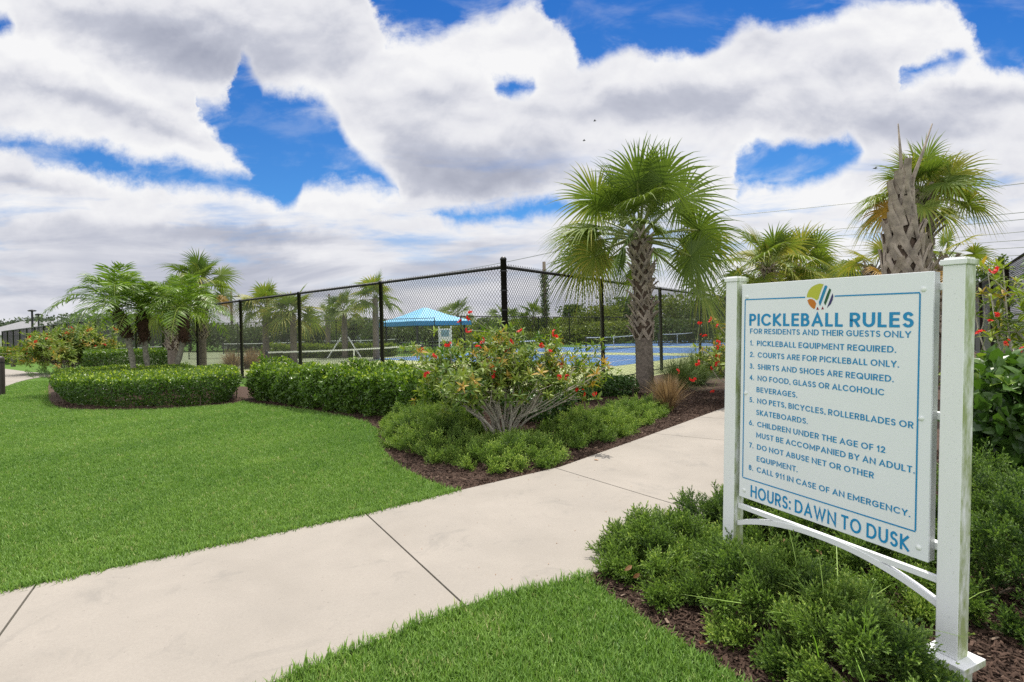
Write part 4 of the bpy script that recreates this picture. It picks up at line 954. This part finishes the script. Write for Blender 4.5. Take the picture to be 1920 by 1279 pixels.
# grasses
def tuft(loc, n, L, spread, mat, label, name='ornamental_grass', wd=.006, seed=0, group=None):
    global rng
    keep = rng; rng = np.random.default_rng(900+seed)
    th_ = thing(name, label, 'ornamental grass', (loc[0], loc[1], 0), group); g = Geo()
    az = rng.uniform(0, 6.283, n); r0 = rng.uniform(0, .16, n)*spread; tilt = np.abs(rng.normal(0, .42, n))*spread+.06; l_ = L*rng.uniform(.6, 1.1, n)
    ca, sa = np.cos(az), np.sin(az); st = np.linspace(0, 1, 6); Vs = []
    for s in st:
        rr = r0+l_*np.sin(tilt)*s+l_*.28*s**2.5*np.minimum(tilt*1.5, 1); z_ = l_*np.cos(tilt)*s-l_*.35*tilt*s**3
        w_ = wd*(1-s)**.6*.5+.0004
        for k in (-1, 1): Vs.append(np.stack([ca*rr-sa*w_*k, sa*rr+ca*w_*k, np.maximum(z_, .01)], -1))
    V = np.stack(Vs, 1); F_ = np.array([[2*i, 2*i+1, 2*i+3, 2*i+2] for i in range(5)]); off = (np.arange(n)*12)[:, None, None]
    g.add(V.reshape(-1, 3), (F_[None]+off).reshape(-1, 4), None, np.repeat(rng.uniform(0, 1, n), 12)); g.build('blades', mat, th_)
    rng = keep
    return th_
q = G(1252, 772); tuft((q[0], q[1]), 900, .66, .62, MT['reed'], 'reddish brown fountain grass clump right of the tall palm', seed=1, wd=.009)
for i, (x, y, Y_, L_g, lab) in enumerate([(1305, 720, 13.5, .9, 'green grass clump in front of the right fence behind the brown grass'), (1270, 725, 12.6, .8, 'green grass clump right beside the tall palm trunk'), (1345, 700, 15.5, .9, 'green grass clump farther along the right fence')]):
    c_ = P(x, y, Y_); tuft((c_[0], c_[1]), 900, L_g, 1.3, MT['muhly'], lab, seed=5+i, wd=.012, group='green grass clumps by the fence')
for i, (x, Y_) in enumerate([(435, 24), (468, 25), (482, 26.5)]):
    c_ = P(x, 690, Y_); tuft((c_[0], c_[1]), 500, 1.0, 1.2, MT['reed'], ('reddish grass clump behind the fence post nearest the left hedge', 'reddish grass clump left of the end of the near net', 'reddish grass clump touching the left net post')[i], seed=20+i, wd=.02, group='reddish grass clumps inside the fence')

# junipers
def juniper_spray(seed):
    """plumy shoot: a stem with bottle-brush twigs all round it, each set with short needles"""
    r_ = np.random.default_rng(seed); D = []; pos = []; sc = []; ti = []
    for j in range(12):
        x = .08+.078*j; axis = np.array([x, 0, .16*x*x]); ph = j*2.4
        tw = unit(np.array([1.0, math.cos(ph)*.8, math.sin(ph)*.55+.25])); l_ = .46*(1.15-.7*x)*r_.uniform(.75, 1.2)
        for k in range(10):
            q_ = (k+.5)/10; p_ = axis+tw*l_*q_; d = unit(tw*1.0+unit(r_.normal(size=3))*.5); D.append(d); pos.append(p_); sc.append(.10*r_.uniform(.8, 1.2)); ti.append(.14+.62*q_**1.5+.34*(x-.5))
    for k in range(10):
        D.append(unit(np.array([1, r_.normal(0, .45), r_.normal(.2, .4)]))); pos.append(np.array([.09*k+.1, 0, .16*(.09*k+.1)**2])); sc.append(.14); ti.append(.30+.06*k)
    D = np.array(D); return combine([(leaf2(.22, .06), frames(D, r_.normal(size=D.shape)), np.array(pos), np.array(sc), np.array(ti))])
JS = [juniper_spray(k) for k in range(5)]
def juniper(poly, hgt, dens, label, seed, size=.15, group='low spreading junipers', tint=.45):
    global rng
    keep = rng; rng = np.random.default_rng(1100+seed)
    poly = np.asarray(poly)[:, :2]; c_ = poly.mean(0); th_ = thing('juniper_shrub', label, 'juniper', (c_[0], c_[1], 0), group)
    per = np.vstack([poly, poly[:1]]); area = abs(sum(per[i, 0]*per[i+1, 1]-per[i+1, 0]*per[i, 1] for i in range(len(poly))))/2
    # clumps of shoots with gaps between them; the distance to the outline gives the mound's profile
    sp = size*1.02; cand = scatter(poly, int(14*np.prod(np.ptp(poly, axis=0))/sp**2)); keepc = []
    for c0_ in cand:
        if not keepc or np.min(np.sum((np.array(keepc)-c0_)**2, axis=1)) > (sp*rng.uniform(.62, 1.0))**2: keepc.append(c0_)
    cc = np.array(keepc); dist = np.full(len(cc), 1e9); dn = np.zeros((len(cc), 2))
    for i in range(len(poly)):
        a, b_ = per[i], per[i+1]; ab = b_-a; t_ = np.clip(((cc-a)@ab)/(ab@ab), 0, 1); v = cc-(a+ab*t_[:, None]); d = np.linalg.norm(v, axis=1); s_ = d < dist; dist[s_] = d[s_]; dn[s_] = -unit(v)[s_]
    prof = 1-np.exp(-dist/.15); lum = noise3(np.c_[cc, np.zeros(len(cc))], 3.6, seed)*.36
    cz = np.maximum(hgt*prof*(.74+lum+rng.normal(0, .09, len(cc))), .02); ct_ = rng.normal(0, .09, len(cc))
    nper = int(round(dens/1000*22)); n = len(cc)*nper; ci = np.repeat(np.arange(len(cc)), nper)
    az = rng.uniform(0, 6.283, n); el = np.radians(np.clip(rng.normal(38, 24, n), -15, 85)); lean_a = rng.uniform(0, 6.283, len(cc))
    D = np.c_[np.cos(az)*np.cos(el), np.sin(az)*np.cos(el), np.sin(el)]+(np.c_[np.cos(lean_a), np.sin(lean_a), np.full(len(cc), .2)]*.55+np.c_[dn, np.zeros(len(cc))]*(np.exp(-dist/.2)*.7)[:, None])[ci]
    low = rng.uniform(0, 1, n)**2.2
    W_ = np.c_[cc[ci]-c_+rng.normal(0, size*.16, (n, 2)), np.maximum(cz[ci]*(1-.8*low)-size*.25, .012)]
    M = frames(D, np.tile([0, 0, 1.], (n, 1))+rng.normal(0, .35, (n, 3)))
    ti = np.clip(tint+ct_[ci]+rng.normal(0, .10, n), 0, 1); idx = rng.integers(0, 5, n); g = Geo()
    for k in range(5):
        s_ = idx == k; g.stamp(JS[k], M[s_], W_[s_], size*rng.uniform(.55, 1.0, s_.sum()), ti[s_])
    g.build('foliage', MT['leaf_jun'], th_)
    g = Geo(); q_ = scatter(poly, 500)[:14]
    for a in q_:
        b_ = a-c_; k_ = b_*.75
        g.tube([[0, 0, -.02], [*(b_*.3), .02], [*((b_*.3+k_)/2), hgt*.15], [*k_, hgt*.2]], [.014, .012, .009, .005], 5)
    g.build('branches', MT['trunk'], th_)
    rng = keep
    return th_
jf = np.array([[.60, 3.52], [.54, 3.26], [.69, 2.92], [.91, 2.58], [1.07, 2.30], [1.16, 2.05], [1.26, 1.75], [1.50, 1.75], [1.56, 2.05], [1.68, 2.42], [1.66, 2.8], [1.5, 3.15], [1.2, 3.5], [.85, 3.75]])
def cut(poly, p, d):
    n_ = np.array([-d[1], d[0]]); return clip_half(poly, np.array(p), n_), clip_half(poly, np.array(p), -n_)
jA, jB = cut(jf, (1.05, 3.1), unit(np.array([-.6, -.7])))
jback = np.array([[.95, 3.82], [1.3, 3.55], [1.62, 3.1], [1.82, 2.6], [2.0, 2.6], [2.3, 3.0], [2.5, 3.9], [2.3, 4.75], [1.95, 4.5], [1.4, 3.98]])
juniper(smooth_poly(jA, 1), .42, 2100, 'feathery juniper spilling over the lawn edge left of the sign', 1)
juniper(smooth_poly(jB, 1), .41, 2100, 'feathery juniper in front of the sign beside the right post', 2)
juniper(smooth_poly(jback, 1), .43, 1800, 'juniper mat behind the sign reaching the path edge', 3)
juniper(smooth_poly(np.array([[2.06, 2.66], [2.16, 2.44], [2.6, 2.3], [3.2, 2.4], [3.7, 3.2], [3.2, 4.0], [2.6, 3.7]]), 1), .60, 1500, 'taller juniper right of the right sign post', 4, tint=.32)
cj = [px((728, 838), (770, 862), (840, 874), (880, 870), (905, 845), (900, 800), (800, 780), (725, 790)),
      px((850, 882), (920, 892), (1000, 887), (1055, 866), (1060, 846), (990, 828), (920, 830), (870, 845)),
      px((1010, 836), (1075, 850), (1120, 838), (1190, 812), (1180, 795), (1080, 800), (1010, 815)),
      px((1120, 800), (1195, 806), (1246, 778), (1243, 766), (1180, 772), (1110, 785))]
labs = ['juniper at the lawn corner below the dark hedge', 'low juniper at the feet of the red flowering shrub beside the path', 'juniper right of the flowering shrub along the path', 'juniper between the path and the tall palm trunk']
for i, (q, lab) in enumerate(zip(cj, labs)): juniper(smooth_poly(q, 1), (.40, .24, .34, .30)[i], 1100, lab, 10+i, size=.17, tint=.55)
juniper(smooth_poly(px((56, 713), (100, 717), (130, 712), (120, 701), (75, 702)), 1), .55, 60, 'dark low juniper at the end of the far left path', 20, size=.45, tint=.2)

# weed blades growing through the front juniper
q = P(1575, 1170, 2.25); MT['weed'] = foliage('weed_blade', (.20, .36, .05), (.38, .54, .13), None, .3)
wd_ = tuft((q[0], q[1]), 22, .26, 2.4, MT['weed'], 'long pale weed blades growing out of the front juniper', name='weed_clump', wd=.0045, seed=40); wd_.location.z = .22

# ------------------------------------------------------------------ lawn blades, mulch chips, litter
BL = []
for k in range(3):
    r_ = np.random.default_rng(k+50); V = []; Q = []; T = []
    for j in range(6):
        a = r_.uniform(0, 6.28); b0_ = r_.normal(0, .35, 2); d = np.array([math.cos(a), math.sin(a)]); l_ = r_.uniform(.65, 1.1); bend = r_.uniform(.1, .75); n0 = len(V); w_ = .055
        s_ = np.array([-d[1], d[0]])*w_
        m_ = b0_+d*bend*.3*l_; e_ = b0_+d*bend*l_
        V += [[*(b0_+s_), 0], [*(b0_-s_), 0], [*(m_+s_*.85), .6*l_], [*(m_-s_*.85), .6*l_], [*e_, l_*(1.05-.35*bend)]]
        Q.append([n0, n0+1, n0+3, n0+2]); T.append([n0+2, n0+3, n0+4])
    V = np.array(V); BL.append((V, np.array(Q), np.array(T), (V[:, 2]-.5)*.18))
def grass(polys, bands, name, label):
    g = Geo()
    for poly, excl in polys:
        for (y0, y1, dens, hgt) in bands:
            q = np.asarray(poly)[:, :2]; q = clip_half(clip_half(q, np.array([0, y0]), np.array([0, 1.])), np.array([0, y1]), np.array([0, -1.]))
            if len(q) < 3: continue
            p_ = scatter(q, int(dens*np.prod(np.ptp(q, axis=0))), excl)
            p_ = p_[np.abs(p_[:, 0]) < p_[:, 1]*1.02+.5]
            if not len(p_): continue
            az = rng.uniform(0, 6.283, len(p_)); c_, s_, z_ = np.cos(az), np.sin(az), np.zeros(len(p_))
            M = np.stack([np.stack([c_, s_, z_], -1), np.stack([-s_, c_, z_], -1), np.tile([0, 0, 1.], (len(p_), 1))], -1)
            patch = noise3(np.c_[p_, np.zeros(len(p_))], 1.1, 77)*.22+np.clip(noise3(np.c_[p_, np.zeros(len(p_))], 2.3, 78)-.35, 0, 1)*.5
            idx = rng.integers(0, 3, len(p_)); ti = np.clip(.38+patch+rng.normal(0, .15, len(p_))+(rng.uniform(0, 1, len(p_)) > .965)*.5, 0, 1); h_ = hgt*rng.uniform(.7, 1.2, len(p_))
            for k in range(3):
                m_ = idx == k; g.stamp(BL[k], M[m_], np.c_[p_[m_], np.zeros(m_.sum())], h_[m_], ti[m_])
    o = g.build(name, MT['grass']); tag(o, label, 'grass', kind='stuff')
def edge_turf(line, poly, name, label):
    a = np.asarray(line); seg = np.linalg.norm(np.diff(a, axis=0), axis=1); cum = np.r_[0, np.cumsum(seg)]; n = int(cum[-1]*330)
    s_ = rng.uniform(0, cum[-1], n); i = np.clip(np.searchsorted(cum, s_)-1, 0, len(a)-2); p_ = a[i]+(a[i+1]-a[i])*((s_-cum[i])/seg[i])[:, None]+rng.normal(0, .012, (n, 2))
    p_ = p_[inside(p_, poly) | (rng.uniform(0, 1, n) < .35)]; n = len(p_); az = rng.uniform(0, 6.283, n); c_, q_, z_ = np.cos(az), np.sin(az), np.zeros(n)
    M = np.stack([np.stack([c_, q_, z_], -1), np.stack([-q_, c_, z_], -1), np.tile([0, 0, 1.], (n, 1))], -1); g = Geo(); idx = rng.integers(0, 3, n)
    for k in range(3):
        m_ = idx == k; g.stamp(BL[k], M[m_], np.c_[p_[m_], np.full(m_.sum(), .004)], (.055*rng.uniform(.6, 1.35, n))[m_], np.clip(rng.normal(.42, .2, n), 0, 1)[m_])
    tag(g.build(name, MT['grass']), label, 'grass', kind='stuff')
edge_turf(px((0, 1118), (690, 968), (860, 925)), lawn_left, 'grass', 'ragged grass edge along the upper side of the path')
edge_turf(px((540, 1279), (870, 1145), (1110, 1085)), lawn_front, 'grass', 'ragged grass edge along the lower side of the path')
grass([(lawn_left, (bed_left, path_poly, far_path))], [(1.5, 5.2, 3400, .048), (5.2, 8, 1900, .052), (8, 13, 900, .06), (13, 20, 300, .075)], 'grass', 'short mown green lawn left of the path')
grass([(lawn_front, (path_poly,))], [(1.2, 4, 4600, .050)], 'grass', 'short mown green lawn at the bottom edge in front of the path')
CH = (np.array([[-.5, -.14, 0], [.5, -.1, .04], [.45, .12, .02], [-.48, .13, .05], [0, 0, .10]]), None, np.array([[0, 1, 4], [1, 2, 4], [2, 3, 4], [3, 0, 4]]), None)
g = Geo()
for poly, dens, mxy in ((bed_mid, 2600, 12.), (bed_right, 5000, 6.), (bed_left, 1200, 13.)):
    q = clip_half(np.asarray(poly), np.array([0, mxy]), np.array([0, -1.])); p_ = scatter(q, int(dens*np.prod(np.ptp(q, axis=0)))); n_ = len(p_)
    d = rng.normal(size=(n_, 3))*[1, 1, .28]; M = frames(d, np.tile([0, 0, 1.], (n_, 1))+rng.normal(0, .35, (n_, 3)))
    g.stamp(CH, M, np.c_[p_, rng.uniform(.010, .03, n_)], rng.uniform(.012, .05, n_), np.clip(rng.beta(1.0, 2.0, n_), 0, 1))
tag(g.build('mulch_chips', MT['chip']), 'dark brown bark mulch chips covering the planting beds', 'mulch', kind='stuff')
g = Geo(); n_ = 240; p_ = scatter(np.vstack([path_up[2:8], path_lo[3:8][::-1]]), 1600)[:n_]
p_ = np.vstack([p_, G2(1113, 867), G2(1080, 872), G2(1040, 915), G2(990, 905)]); n_ = len(p_)
sc_l = np.r_[rng.uniform(.003, .013, n_-4), .07, .02, .015, .015]
g.stamp(leaf6(.3, .1, .1), frames(rng.normal(size=(n_, 3))*[1, 1, .1], np.tile([0, 0, 1.], (n_, 1))), np.c_[p_, np.full(n_, .029)], sc_l, rng.uniform(0, 1, n_))
tag(g.build('leaf_litter', MT['deadleaf']), 'small dry leaf bits scattered on the concrete path', 'leaf litter', kind='stuff')
g = Geo(); pts = [P(1185, 1060, 2.95), P(1200, 1075, 2.9), P(1310, 1215, 2.45), P(1465, 1022, 3.1), P(1530, 1030, 3.1)]
g.stamp(leaf6(.25, .1, .2), frames(rand_dir(5), np.tile([0, -1., .4], (5, 1))), np.array([[p[0], p[1], max(p[2], .03)] for p in pts]), .05, rng.uniform(0, 1, 5))
tag(g.build('leaf_litter', MT['deadleaf']), 'brown dead leaves caught in the junipers by the sign', 'leaf litter', kind='stuff')

# ------------------------------------------------------------------ trees behind
def tree(loc, h_, w_, label, mat, seed, trunk_h=.3, leaf=.3, n=2600, name='shade_tree', group='trees behind the courts', conic=False):
    global rng
    keep = rng; rng = np.random.default_rng(1500+seed)
    th_ = thing(name, label, 'tree', (loc[0], loc[1], 0), group); g = Geo()
    tr = h_*.028; tp = np.array([rng.normal(0, .1), rng.normal(0, .1), h_*(.85 if conic else .62)])
    g.tube(curve_pts(np.zeros(3), tp, rng.normal(0, .12, 3)*[1, 1, 0]), np.linspace(tr*1.3, tr*.4, 7), 7)
    ncl = 34; u = rand_dir(ncl); u[:, 2] = np.abs(u[:, 2])*1.0-.35*rng.uniform(0, 1, ncl); rr = rng.uniform(.45, 1., ncl)**.6
    c_ = np.c_[u[:, :2]*rr[:, None]*w_*.5, h_*(trunk_h+(1-trunk_h)*.45)+u[:, 2]*rr*h_*(1-trunk_h)*.55]
    if conic:
        zf = rng.uniform(trunk_h, 1, ncl); a_ = rng.uniform(0, 6.28, ncl); c_ = np.c_[np.cos(a_)*w_*.5*(1.05-zf)*1.2, np.sin(a_)*w_*.5*(1.05-zf)*1.2, zf*h_]
    for k in range(0, ncl, 3): g.tube(curve_pts(tp*rng.uniform(.45, .95), c_[k], rng.normal(0, .1, 3), 5), np.linspace(tr*.5, tr*.12, 5), 5)
    g.build('trunk', MT['trunk'], th_)
    k = rng.integers(0, ncl, n); cs = w_*.13*rng.uniform(.6, 1.3, ncl); p_ = c_[k]+rng.normal(size=(n, 3))*cs[k][:, None]*[1, 1, .8]
    p_[:, 2] = np.clip(p_[:, 2], h_*trunk_h*.55, h_*1.02)
    ct = rng.normal(0, .15, ncl); g = Geo(); g.stamp(leaf2(.3, .1), frames(rand_dir(n)+[0, 0, .1]), p_, leaf*rng.uniform(.6, 1.3, n), np.clip(.4+ct[k]+rng.normal(0, .15, n), 0, 1))
    g.build('crown', mat, th_)
    rng = keep
# (px centre, px top, px width, depth, kind)
TR = [(1075, 575, 60, 70, 'd', 'dark pointed evergreen tree left of the second fence post', True),
      (1125, 578, 80, 60, 'l', 'yellow green tree behind the fence post left of the palm', False), (1040, 600, 90, 62, 'l', 'bushy yellow green tree behind the second net', False),
      (1180, 560, 90, 64, 't', 'green tree behind the tall palm trunk', False), (1260, 558, 100, 60, 'l', 'pale green tree right of the tall palm trunk', False),
      (1320, 566, 90, 56, 't', 'green tree behind the fence left of the sign post', False), (1385, 540, 110, 58, 't', 'tree behind the left sign post and palms', False), (970, 605, 70, 72, 't', 'small tree right of the corner fence post', False),
      (915, 600, 60, 74, 't', 'small tree left of the corner fence post', False), (1150, 606, 90, 52, 'l', 'low bushy tree behind the third net', False), (1075, 615, 90, 54, 'l', 'low bushy tree between the nets', False), (1235, 602, 90, 50, 't', 'low dark tree behind the farthest net', False), (1320, 600, 90, 48, 'd', 'dark low tree behind the right end of the farthest net', False),
      (840, 612, 80, 60, 'l', 'yellowish low tree behind the notice board', False), (780, 610, 90, 58, 't', 'low green tree under the blue shelter roof', False), (725, 606, 80, 60, 't', 'low green tree left of the blue shelter', False), (660, 600, 80, 64, 't', 'dark tree behind the braced palm', False),
      (545, 604, 90, 58, 'd', 'dark tree behind the short thick palm', False), (470, 618, 70, 55, 't', 'low tree behind the palm at the cross fence', False), (425, 612, 80, 58, 'd', 'dark tree behind the left utility pole', False), (590, 615, 60, 56, 't', 'low tree left of the grey house', False),
      (215, 594, 120, 62, 'f', 'hazy tree behind the left fence above the clipped hedge', False), (150, 592, 90, 66, 'f', 'hazy tree behind the fence above the orange shrub', False), (290, 600, 100, 60, 'd', 'dark tree seen between the pygmy palm trunks', False), (355, 604, 90, 60, 'd', 'dark tree behind the right leaning pygmy palm', False),
      (35, 597, 28, 150, 'f', 'small distant tree above the grey roof at far left', False), (62, 594, 34, 150, 'f', 'distant tree behind the street lamps', False), (80, 595, 30, 150, 'f', 'distant tree right of the street lamps', False), (4, 603, 24, 160, 'f', 'distant tree at the left picture edge', False),
      (1585, 487, 70, 40, 'd', 'dark leafy tree peeking over the top of the sign', False), (1550, 500, 50, 42, 'd', 'smaller dark tree peeking over the sign beside the palms', False), (1850, 498, 60, 45, 'd', 'dark tree right of the right sign post top', False), (1878, 482, 26, 50, 'd', 'thin pointed tree above the right fence', True), (2000, 470, 120, 45, 'd', 'dark tree behind the right fence', False),
      (1460, 560, 130, 50, 't', 'green tree hidden low behind the sign', False), (4, 655, 20, 38, 'd', 'dark bush by the far left fence end', False)]
for i, (cx_, ty_, pw, Y_, kd, lab, con) in enumerate(TR):
    q = P(cx_, ty_, Y_); ww = pw/F*Y_*1.1; lf = .34*Y_/60
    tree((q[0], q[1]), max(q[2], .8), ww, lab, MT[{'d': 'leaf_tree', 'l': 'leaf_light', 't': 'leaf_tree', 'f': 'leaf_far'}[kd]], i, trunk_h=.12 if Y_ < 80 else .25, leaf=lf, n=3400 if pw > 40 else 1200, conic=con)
# low flowering ground-cover rows inside the courts
for i, (x0, x1, y_, Y_, hz, lab) in enumerate([(490, 600, 664, 34.5, .75, 'row of low yellow green shrubs under the short palm'), (600, 735, 664, 34.0, .7, 'row of low yellow green shrubs under the braced palm'), (880, 1100, 650, 49, 1.1, 'row of low green shrubs behind the second net'), (1110, 1340, 640, 57, 1.2, 'row of low green shrubs behind the farthest nets')]):
    a, b_ = P(x0, y_, Y_)[:2], P(x1, y_, Y_+(0 if i < 2 else 9))[:2]; d = unit(b_-a); n_ = np.array([-d[1], d[0]])
    hedge(np.array([a, b_, b_+n_*1.2, a+n_*1.2]), hz, 5000, .2, MT['leaf_flower'] if i < 2 else MT['leaf_light'], lab, 'shrub row', 'shrub_row', lump=.22, seed=40+i, tipbright=.3, thick=.4, tint0=.4)

# ------------------------------------------------------------------ houses, poles, lamps, wires, bollards, birds
MT['roof'] = plain('grey_tile_roof', (.25, .25, .26), .8, .12, 3.); MT['wall'] = plain('stucco', (.55, .54, .50), .85, .05); MT['wallg'] = plain('grey_stucco', (.30, .33, .37), .85, .08)
MT['glass'] = plain('dark_window', (.03, .04, .05), .15, .1)
def house(loc, w_, d_, hw_, hr_, rz, label, wall):
    h_ = thing('house', label, 'house', (loc[0], loc[1], 0), 'houses beyond the courts', rz)
    g = Geo(); g.box((0, 0, hw_/2), (w_, d_, hw_)); wl = g.build('wall', wall, h_)
    e = .5; g = Geo(); a, b_ = w_/2+e, d_/2+e; rl = max(w_-d_, w_*.25)/2
    g.add([(-a, -b_, hw_+.004), (a, -b_, hw_+.004), (a, b_, hw_+.004), (-a, b_, hw_+.004), (-rl, 0, hw_+hr_), (rl, 0, hw_+hr_), (-a, -b_, hw_-.2), (a, -b_, hw_-.2), (a, b_, hw_-.2), (-a, b_, hw_-.2)],
          [[0, 1, 5, 4], [2, 3, 4, 5], [6, 7, 1, 0], [7, 8, 2, 1], [8, 9, 3, 2], [9, 6, 0, 3], [9, 8, 7, 6]], [[1, 2, 5], [3, 0, 4]]); g.build('roof', MT['roof'], h_)
    for x in (-w_*.3, 0, w_*.3):
        g = Geo(); g.box((x, -d_/2-.01, hw_*.55), (1.4, .06, 1.3)); f_ = g.build('window', MT['white'], h_); g = Geo(); g.box((x, -d_/2-.03, hw_*.55), (1.2, .06, 1.1)); g.build('pane', MT['glass'], f_)
q = P(70, 620, 110); house((q[0], q[1]), 16, 11, 3.0, 2.7, .45, 'long house with pale grey hip roof behind the far left fence', MT['wall'])
q = P(5, 620, 125); house((q[0], q[1]), 15, 11, 3.0, 2.0, .3, 'house with grey roof cut by the left picture edge', MT['wall'])
q = P(610, 625, 70); house((q[0], q[1]), 9, 8, 2.4, 1.1, .1, 'grey blue house behind the braced palm', MT['wallg'])
q = P(478, 625, 75); house((q[0], q[1]), 6, 7, 2.2, 1.1, .1, 'pale house behind the cross fence at left', MT['wall'])
q = P(1608, 560, 75); house((q[0], q[1]), 8, 8, 5.8, 2.0, .2, 'pale house whose roof tip shows over the sign top', MT['wall'])
def pole(pxx, pyt, Y_, label, arm=True, vine=False, r=.16):
    q = P(pxx, pyt, Y_); p_ = thing('utility_pole', label, 'utility pole', (q[0], q[1], 0), 'utility poles')
    g = Geo(); g.tube([[0, 0, 0], [0, 0, q[2]]], [r*1.15, r*.8], 8); g.build('pole', MT['wood'], p_, smooth=True)
    if arm:
        g = Geo(); g.box((0, -.2, q[2]-.7), (2.4, .12, .14)); g.build('cross_arm', MT['wood'], p_)
        for x in (-1.1, 0, 1.1):
            g = Geo(); g.lathe([(.05, q[2]-.63), (.07, q[2]-.55), (.03, q[2]-.42)], (x, -.2, 0), 8); g.build('insulator', MT['grey'], p_)
    if vine:
        n_ = 1500; z_ = rng.uniform(0, q[2]*.88, n_); a = rng.uniform(0, 6.28, n_); rr = r*1.2+np.abs(rng.normal(0, .12, n_))
        g = Geo(); g.stamp(leaf2(.3), frames(rand_dir(n_)), np.c_[np.cos(a)*rr, np.sin(a)*rr, z_], rng.uniform(.12, .28, n_), rng.uniform(0, .8, n_)); g.build('vine', MT['leaf_tree'], p_)
pole(1020, 491, 60, 'vine covered utility pole rising behind the right fence', False, True, .22)
pole(433, 546, 70, 'utility pole with cross arm above the left hedge', True); pole(617, 551, 90, 'distant utility pole between the palms at left', False)
for pxx, pyt, Y_, lab in ((60, 582, 62, 'dark street lamp with flat head, taller of two at left'), (72, 589, 75, 'dark street lamp with flat head, lower of two at left')):
    q = P(pxx, pyt, Y_); p_ = thing('street_lamp', lab, 'street lamp', (q[0], q[1], 0), 'street lamps')
    g = Geo(); g.tube([[0, 0, 0], [0, 0, q[2]-.1]], [.13, .10], 8); g.build('pole', MT['black'], p_)
    g = Geo(); g.lathe([(0, q[2]-.16), (.35, q[2]-.12), (.42, q[2]-.02), (.2, q[2]+.06), (0, q[2]+.1)], n=12); g.build('lamp_head', MT['black'], p_, smooth=True)
wires = [((900, 497), (1060, 463), 80, 66, 'single wire passing above the vine covered pole'), ((1330, 405.5), (1990, 331), 75, 52, 'topmost of the parallel power lines at right'), ((1330, 445), (1990, 387.5), 78, 54, 'second power line from the top at right'), ((1330, 458), (1990, 400.5), 78, 54, 'third power line from the top at right'),
         ((1400, 472), (1990, 424), 80, 56, 'fourth power line from the top at right'), ((1400, 478), (1990, 441), 80, 56, 'fifth power line from the top at right'), ((1400, 485), (1990, 456), 82, 58, 'sixth power line from the top at right'), ((1400, 496), (1990, 471), 82, 58, 'lowest of the parallel power lines at right')]
for a, b_, Ya, Yb, lab in wires:
    A_, B_ = P(*a, Ya), P(*b_, Yb); d = unit(B_-A_); c_ = (A_+B_)/2
    o = thing('power_line', lab, 'power line', tuple(c_), 'overhead power lines'); g = Geo(); A_ = A_-d*12; B_ = B_+d*12
    g.tube(curve_pts(A_-c_, B_-c_, np.array([0, 0, -.35]), 12), .038, 4); g.build('cable', MT['grey'], o)
MT['bollard'] = plain('bronze_metal', (.055, .042, .036), .5, .1)
for pxx, pyb, Y_, hh, lab in ((0, 742, 15.0, 1.1, 'dark domed bollard cut by the left picture edge'), (25, 686, 33.0, 1.0, 'dark bollard standing on grass by the far hedge')):
    q = P(pxx, pyb, Y_); o = thing('bollard', lab, 'bollard', (q[0], q[1], 0), 'dark path bollards')
    r_ = .115; g = Geo(); g.lathe([(r_, -.05), (r_, hh-.1), (r_*.93, hh-.05), (r_*.7, hh-.02), (0, hh)], n=20); g.build('post', MT['bollard'], o, smooth=True)
    g = Geo(); g.lathe([(r_*1.03, hh-.20), (r_*1.03, hh-.17)], n=20); g.build('ring', MT['black'], o)
for pxx, pyy, Y_, lab in ((1115, 227, 60, 'tiny dark bird high above the tall palm'), (1095, 264, 62, 'tiny dark bird lower, left above the tall palm'), (1641, 316, 45, 'tiny dark bird left of the bare spikes')):
    q = P(pxx, pyy, Y_); o = thing('bird', lab, 'bird', tuple(q), 'birds in the sky')
    g = Geo(); g.tube([[-.16, 0, 0], [-.08, 0, .01], [.05, 0, .01], [.14, 0, .03], [.2, 0, .02]], [.01, .045, .05, .03, .006], 7)
    for s_ in (-1, 1): g.add([[-.05, 0, .03], [.07, 0, .03], [.05, s_*.18, .10], [-.02, s_*.34, .05], [-.06, s_*.16, .09]], None, [[0, 1, 2], [0, 2, 4], [4, 2, 3]])
    g.build('body', MT['black'], o)
